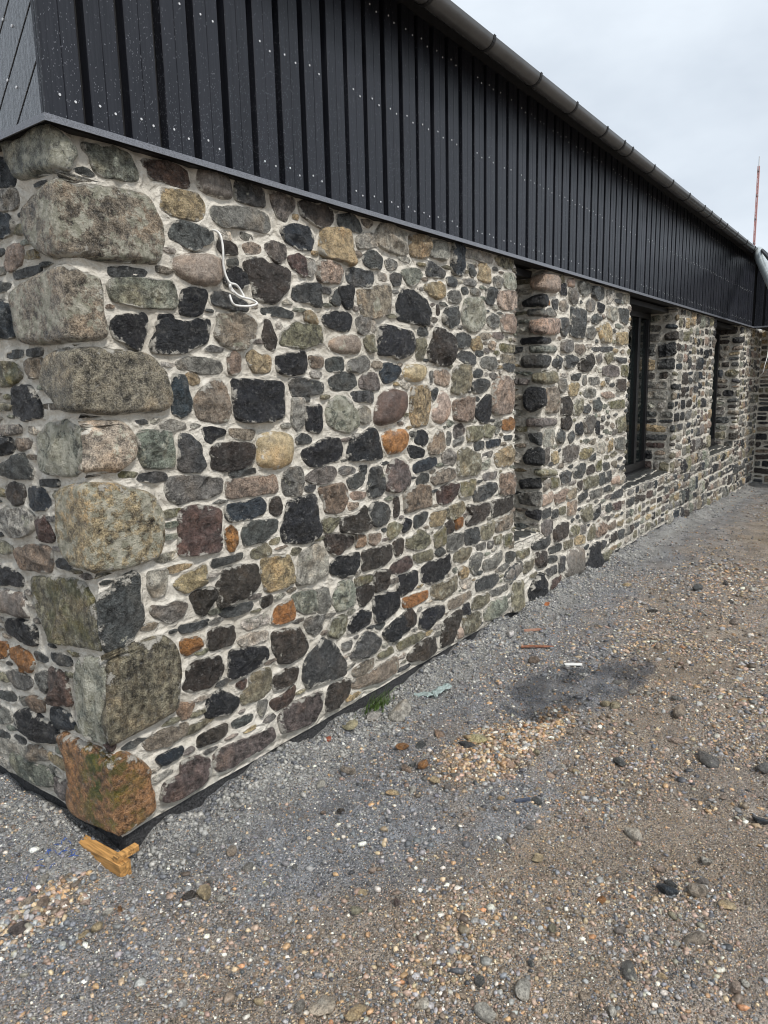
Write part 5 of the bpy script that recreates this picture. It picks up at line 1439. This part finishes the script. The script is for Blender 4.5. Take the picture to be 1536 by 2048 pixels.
LOOSE = [  # photo x, y, size in pixels across, colour
    (408, 1790, 34, 'T'), (380, 1795, 24, 'N'), (440, 1798, 20, 'L'), (420, 1768, 16, 'G'), (465, 1708, 28, 'B'), (497, 1738, 22, 'G'), (35, 1866, 34, 'Q'), (85, 1760, 26, 'L'), (60, 1808, 26, 'B'), (88, 1812, 24, 'J'), (130, 1810, 22, 'I'), (172, 1806, 20, 'I'),
    (195, 1858, 22, 'T'), (168, 1868, 20, 'T'), (240, 1822, 16, 'O'), (216, 1830, 18, 'L'), (590, 1735, 14, 'G'), (812, 1542, 26, 'J'), (845, 1532, 28, 'O'), (825, 1530, 18, 'D'), (870, 1562, 26, 'T'), (853, 1558, 18, 'G'), (912, 1552, 28, 'G'), (785, 1588, 24, 'T'),
    (825, 1582, 22, 'L'), (857, 1588, 12, 'J'), (895, 1578, 22, 'P'), (696, 1545, 28, 'B'), (642, 1570, 28, 'L'), (683, 1625, 18, 'N'), (647, 1628, 14, 'J'), (612, 1636, 14, 'P'), (840, 1492, 26, 'D'), (805, 1500, 24, 'O'), (880, 1470, 24, 'J'), (1022, 1516, 20, 'L'),
    (1020, 1530, 20, 'I'), (1000, 1600, 16, 'T'), (965, 1618, 16, 'B'), (992, 1622, 14, 'B'), (1060, 1655, 16, 'G'), (1075, 1720, 24, 'T'), (745, 1745, 20, 'I'), (727, 1785, 20, 'T'), (712, 1825, 24, 'Y'), (793, 1810, 22, 'R'), (645, 2018, 44, 'L'), (712, 2030, 42, 'T'), (822, 1965, 22, 'P'),
    (925, 1990, 18, 'B'), (845, 2012, 28, 'L'), (975, 2030, 40, 'L'), (960, 1962, 26, 'D'), (518, 2008, 22, 'T'), (600, 2018, 22, 'G'), (1050, 1985, 38, 'L'), (1170, 1995, 20, 'B'), (1225, 2032, 22, 'L'), (1260, 1945, 34, 'G'), (1325, 1955, 18, 'T'), (1470, 1985, 26, 'I'), (1490, 1970, 16, 'L'),
    (1390, 1885, 38, 'B'), (1353, 1890, 14, 'L'), (1415, 1946, 14, 'I'), (1240, 1862, 22, 'P'), (1105, 1860, 20, 'Y'), (1335, 1786, 32, 'U'), (1340, 1770, 24, 'D'), (1318, 1740, 20, 'I'), (1405, 1765, 24, 'P'), (1410, 1725, 28, 'L'), (1395, 1785, 32, 'B'), (1455, 1815, 26, 'T'),
    (1345, 1832, 22, 'Y'), (1265, 1670, 36, 'L'), (1205, 1800, 22, 'O'), (1060, 1925, 18, 'D'), (1520, 1645, 30, 'U'), (1075, 1605, 24, 'D'), (1445, 1597, 18, 'I'), (1360, 1428, 36, 'B'), (1475, 1247, 26, 'P'), (1350, 1400, 20, 'G'), (1240, 1527, 26, 'D'), (1265, 1385, 22, 'L'),
    (1230, 1412, 28, 'Y'), (1212, 1410, 20, 'Y'), (1295, 1388, 20, 'L'), (1235, 1366, 20, 'G'), (1255, 1172, 18, 'T'), (1337, 1203, 18, 'B'), (1305, 1225, 18, 'N'), (1395, 1180, 24, 'D'), (1450, 1170, 18, 'N'), (1317, 1294, 18, 'B'), (1068, 1325, 24, 'J'), (1505, 1183, 18, 'L'), (1530, 1180, 16, 'L'),
    (1155, 1432, 14, 'L'), (1350, 1485, 26, 'I'), (1100, 1552, 20, 'I'), (1125, 1535, 16, 'L'), (1150, 1545, 20, 'T'), (1130, 1525, 18, 'I'), (1072, 1510, 20, 'Y'), (1110, 1545, 16, 'J'), (1020, 1528, 14, 'L'), (935, 1478, 20, 'T'), (1460, 1205, 14, 'N'), (945, 1640, 14, 'I')]
for i, (a, b, s, c) in enumerate(LOOSE):
    X_, Y_ = px_ground(a, b); d = np.linalg.norm(np.array([X_, Y_, -.08]) - CAM); c = c if c in PAL else 'B'
    rock('loose_stone', X_, Y_, s * d / FPX * .92, tuple(np.array(PAL[c]) * (1.15 if c in 'LTIYB' else 1.0)), 500 + i, parent=ground, flat=.5 if i % 3 else .7, sub=1 if s < 24 else 2)

# ------------------------------------------------------------------ single things
X_, Y_ = px_ground(955, 1482); o = rock('stone_slab', X_, Y_, .085, (.34, .31, .18), 901, .35); tag(o, 'flat pale yellow-green stone on the grey gravel, biggest in the middle of the yard', 'stone')
X_, Y_ = px_ground(932, 1492); o = rock('slate_piece', X_, Y_, .075, (.04, .042, .046), 902, .45); tag(o, 'dark charcoal stone touching the flat pale yellow-green stone', 'stone')
X_, Y_ = px_ground(1415, 1520); o = rock('clod', X_, Y_, .11, (.10, .096, .09), 903, .42); tag(o, 'long dark lump of earth at the right of the yard', 'earth clod')
X_, Y_ = px_ground(1525, 1540); o = rock('clod', X_, Y_, .07, (.10, .096, .09), 904, .5); tag(o, 'small dark lump of earth at the right edge of the picture', 'earth clod')
X_, Y_ = px_ground(1012, 1253); o = rock('broken_tile', X_, Y_ - .03, .075, (.62, .58, .55), 905, .7); tag(o, 'pale pinkish broken block lying at the foot of the wall below the first window', 'rubble')
X_, Y_ = px_ground(1087, 1208); o = rock('orange_chip', X_, Y_ - .02, .06, (.5, .16, .04), 906, .5); tag(o, 'bright orange chip at the foot of the wall past the first window', 'chip')
X_, Y_ = px_ground(640, 1474); o = rock('brick_bit', X_, Y_ - .05, .045, (.32, .07, .025), 907, .6); tag(o, 'rusty red bit of brick at the wall foot left of the grass tuft', 'brick bit')
X_, Y_ = px_ground(683, 1440); o = rock('yellow_slab', X_, Y_ - .05, .105, (.36, .32, .2), 908, .25, .35); tag(o, 'long thin yellowish stone at the wall foot beside the grass tuft', 'stone')
X_, Y_ = px_ground(728, 1427); o = rock('mortar_lump', X_, Y_ - .055, .075, (.33, .31, .28), 909, .6); tag(o, 'crumbly grey lump just below the grass tuft', 'mortar lump')
X_, Y_ = px_ground(790, 1418); o = rock('mortar_lump', X_ - .02, Y_ - .05, .16, (.36, .335, .29), 910, .35); tag(o, 'wide pale crust of spilt mortar right of the grass tuft', 'mortar lump')

def thing_at(mb, name, mat, x, y, rz, label, cat, dz=0.0, bevel=0, rx=0.0):
    o = mb.build(name, mat, None, bevel); z = float(gz(np.array([x]), np.array([y]))[0])
    o.location = (x, y, z + dz); o.rotation_euler = (rx, 0, rz); return tag(o, label, cat)
X_, Y_ = px_ground(1147, 1332)
m = MB(); m.prism([(-.05, -.012), (.045, -.016), (.052, .012), (-.035, .016), (-.055, .002)], lambda a, b, t: (a, b, t), 0, .006)
M_WHITE = simple_mat('white_plastic', (.8, .79, .76), .45, 0, 40, .05, 0)
thing_at(m, 'white_offcut', M_WHITE, X_, Y_, -1.0, 'flat white plastic offcut on the dark gravel patch', 'offcut', .008, .001)
X_, Y_ = px_ground(1075, 1298)
m = MB(); m.tube([(-.10, 0, .006), (-.04, .004, .008), (.04, -.003, .007), (.10, .004, .004)], [.008, .009, .008, .004], 8)
M_RUST = simple_mat('rusty_terracotta', (.23, .09, .045), .6, 0, 60, .4, .4)
thing_at(m, 'rusty_stick', M_RUST, X_, Y_, -.95, 'thin orange-brown rusty stick lying on the gravel near the first window', 'stick', .004)
m = MB(); m.prism([(-.06, -.012), (.06, -.008), (.055, .012), (-.055, .014)], lambda a, b, t: (a, b, t), 0, .012)
X_, Y_ = px_ground(1065, 1262); M_PINKC = simple_mat('pink_clay', (.36, .2, .14), .7, 0, 50, .2, .2)
thing_at(m, 'clay_shard', M_PINKC, X_, Y_, -.8, 'pinkish orange clay shard just behind the rusty stick', 'shard', .004, .001)
X_, Y_ = px_ground(1045, 1607)
m = MB(); m.box((-.03, -.006, 0), (.03, .006, .01)); M_BLUE = simple_mat('blue_grey_plastic', (.07, .085, .12), .4, 0, 50, .2, .1)
thing_at(m, 'plastic_strip', M_BLUE, X_, Y_, -.75, 'short straight blue-grey strip on the brown gravel', 'strip', .006, .001)
# crumpled clear plastic by the wall
X_, Y_ = px_ground(868, 1398); g = np.random.default_rng(77)
M_CLEAR, ntc, bc = new_mat('clear_plastic_film'); bc.inputs['Base Color'].default_value = (.62, .72, .70, 1); bc.inputs['Roughness'].default_value = .12
bc.inputs['Transmission Weight'].default_value = .55; bc.inputs['IOR'].default_value = 1.2; _n = NT(ntc); _n.set(bc.inputs['Normal'], _n.bump(_n.noise(70, 4), .6, .006))
nn = 26; tt = np.linspace(0, 1, nn); cx = -.09 + .2 * tt + .03 * np.sin(tt * 7); cyy = .03 * np.cos(tt * 6) + .05 * tt
V = []; 
for i in range(nn):
    for j in range(6):
        V.append((cx[i] + g.normal(0, .003), cyy[i] + (j - 2.5) * .013 * (1 - .5 * abs(tt[i] - .6)), .012 + .014 * abs(math.sin(i * .8 + j)) + g.normal(0, .003)))
idx = np.arange(nn * 6).reshape(nn, 6); F = np.stack([idx[:-1, :-1], idx[:-1, 1:], idx[1:, 1:], idx[1:, :-1]], -1).reshape(-1, 4)
o = obj('plastic_wrapper', mesh_np('plastic_wrapper', V, F, True, None, M_CLEAR)); o.location = (X_, Y_, float(gz(np.array([X_]), np.array([Y_]))[0])); o.rotation_euler.z = -.6
so = o.modifiers.new('thick', 'SOLIDIFY'); so.thickness = .0008
tag(o, 'crumpled clear pale plastic wrapper on the gravel right of the grass tuft', 'wrapper')
# grass tuft
gr = np.random.default_rng(8); V = []; F = []
X_, Y_ = 1.40, -.025; zg = float(gz(np.array([X_]), np.array([Y_]))[0])
for i in range(115):
    cl = gr.random() < .8
    bx, by = gr.normal(0, .05 if cl else .11), -abs(gr.normal(.0, .02)); L = gr.uniform(.05, .15); a = gr.uniform(0, 6.28); lean = gr.uniform(.2, 1.0); w = gr.uniform(.002, .0038)
    dx, dy = math.cos(a), -abs(math.sin(a)); n0_ = len(V)
    for k_ in range(5):
        t = k_ / 4; px_ = bx + dx * lean * L * t * t; py_ = by + dy * lean * L * t * t; pz_ = L * t * (1 - .35 * lean * t); ww = w * (1 - t * .9)
        V += [(px_ - dy * ww, py_ + dx * ww, pz_), (px_ + dy * ww, py_ - dx * ww, pz_)]
    F += [(n0_ + 2 * k_, n0_ + 2 * k_ + 1, n0_ + 2 * k_ + 3, n0_ + 2 * k_ + 2) for k_ in range(4)]
o = obj('grass_tuft', mesh_np('grass_tuft', V, np.array(F), True, None, M_GRASS)); o.location = (X_, Y_, zg - .005)
tag(o, 'small tuft of green grass growing at the foot of the stone wall', 'grass')
# timber formwork corner under the quoin
fw = empty('timber_offcut', (-.035, .07, -.13)); tag(fw, 'nailed offcut of orange timber packed under the corner of the wall', 'timber')
m = MB(); m.box((-.024, -.135, 0), (.020, .135, .078)); b1 = m.build('board', M_WOOD, fw, .002); b1.location = (0, 0, 0); b1.rotation_euler.z = .03
m = MB(); m.box((.0, -.0125, .0785), (.085, .0125, .101)); b2 = m.build('batten', M_WOOD, fw, .0015); b2.location = (-.016, -.108, 0); b2.rotation_euler.z = .0
for (yy, zz) in ((.02, .045), (-.03, .05), (-.045, .03), (.055, .05), (-.02, .03)):
    m = MB(); m.tube([(-.024, yy, zz), (-.038, yy - .002, zz - .004)], .0016, 6); m.build('nail', M_STEEL, fw)
# blue twine fragments
twine = empty('blue_twine', (-.16, .16, float(gz(np.array([-.16]), np.array([.16]))[0]))); tag(twine, 'frayed bits of blue twine on the grey gravel left of the timber offcut', 'twine')
M_TW = simple_mat('blue_twine', (.02, .1, .42), .5, 0, 50, .2, 0); g = np.random.default_rng(12)
for i in range(26):
    bx, by = g.normal(0, .07), g.normal(0, .035); a = g.uniform(0, 3.14); l = g.uniform(.012, .035)
    zz = float(gz(np.array([-.16 + bx]), np.array([.16 + by]))[0]) - float(gz(np.array([-.16]), np.array([.16]))[0])
    tw = MB(); tw.tube([(bx, by, zz + .006), (bx + math.cos(a) * l * .5, by + math.sin(a) * l * .5, zz + .011), (bx + math.cos(a) * l, by + math.sin(a) * l, zz + .005)], .0009, 5); tw.build('strand', M_TW, twine)
# white cable hanging out of the wall
CAB = [(.577, 2.068), (.582, 2.026), (.579, 1.99), (.583, 1.955), (.59, 1.92), (.6, 1.888), (.627, 1.889), (.652, 1.875), (.663, 1.85), (.659, 1.842), (.63, 1.854), (.601, 1.866), (.593, 1.877), (.6, 1.886), (.611, 1.871), (.629, 1.851), (.654, 1.842), (.701, 1.843), (.732, 1.833), (.726, 1.825), (.689, 1.814), (.642, 1.813), (.611, 1.814), (.597, 1.826), (.599, 1.848)]
cu = bpy.data.curves.new('cable', 'CURVE'); cu.dimensions = '3D'; cu.bevel_depth = .0042; cu.bevel_resolution = 3; cu.resolution_u = 6
sp = cu.splines.new('NURBS'); pts = [(.577, .0, 2.075)] + [(x, -.034 - .012 * math.sin(i * .9) ** 2 - (.008 if i > 5 else 0), z) for i, (x, z) in enumerate(CAB)]
sp.points.add(len(pts) - 1)
for p, q in zip(sp.points, pts): p.co = (*q, 1)
sp.use_endpoint_u = True; sp.order_u = 3
tmp = bpy.data.objects.new('tmp', cu); COL.objects.link(tmp)
me = bpy.data.meshes.new_from_object(tmp.evaluated_get(bpy.context.evaluated_depsgraph_get())); bpy.data.objects.remove(tmp)
me.materials.clear(); me.materials.append(M_CABLE)
cabo = obj('cable', me); tag(cabo, 'white electrical cable hanging looped out of the stone wall', 'cable')
# thin cable on the far wing
c2 = MB(); pts = [at_px(1538, 690, -.5), at_px(1534, 715, -.5), at_px(1526, 745, -.5), at_px(1514, 758, -.3), at_px(1502, 762, -.05)]
c2.tube(pts, .006, 6); o = c2.build('wire', M_CABLE, smooth=True); tag(o, 'thin pale wire strung across the dark inner corner at the far end', 'wire')
# radio mast far behind
d0 = RGT * (1507.5 - 768) / FPX - UPV * (500 - 1024) / FPX + FWD; d1 = RGT * (1515.5 - 768) / FPX - UPV * (322 - 1024) / FPX + FWD
B0 = CAM + d0 * 120.0; T0 = CAM + d1 * 120.0; Hh = T0[2] - B0[2]
ms = empty('radio_mast', (B0[0], B0[1], -.3)); zb = B0[2] + .3; zt = zb + Hh
lm = MB(); r = .15
for k_ in range(3):
    a = k_ * 2.094; lm.tube([(r * math.cos(a), r * math.sin(a), 0), (r * math.cos(a), r * math.sin(a), zt - 1.5)], .07, 6)
zz = 0.0; k_ = 0
while zz < zt - 2:
    a, b = k_ * 2.094, (k_ + 1) * 2.094; lm.tube([(r * math.cos(a), r * math.sin(a), zz), (r * math.cos(b), r * math.sin(b), zz + .5)], .05, 5); zz += .5; k_ += 1
lm.build('lattice', M_RED, ms)
m = MB(); m.tube([(0, 0, zt - 2.2), (0, 0, zt)], .1, 6); m.build('antenna', M_STEEL, ms)
for f in (.05, .33, .60, .88):
    m = MB(); h_ = zb + Hh * (.02 + .93 * f) - (.0); m.box((-.55, -.12, h_), (.55, .12, h_ + .22)); m.build('cross_arm', simple_mat('mast_fitting', (.25, .2, .2), .6), ms)
tag(ms, 'slender red radio mast standing far behind the roof', 'mast')
print('DONE')
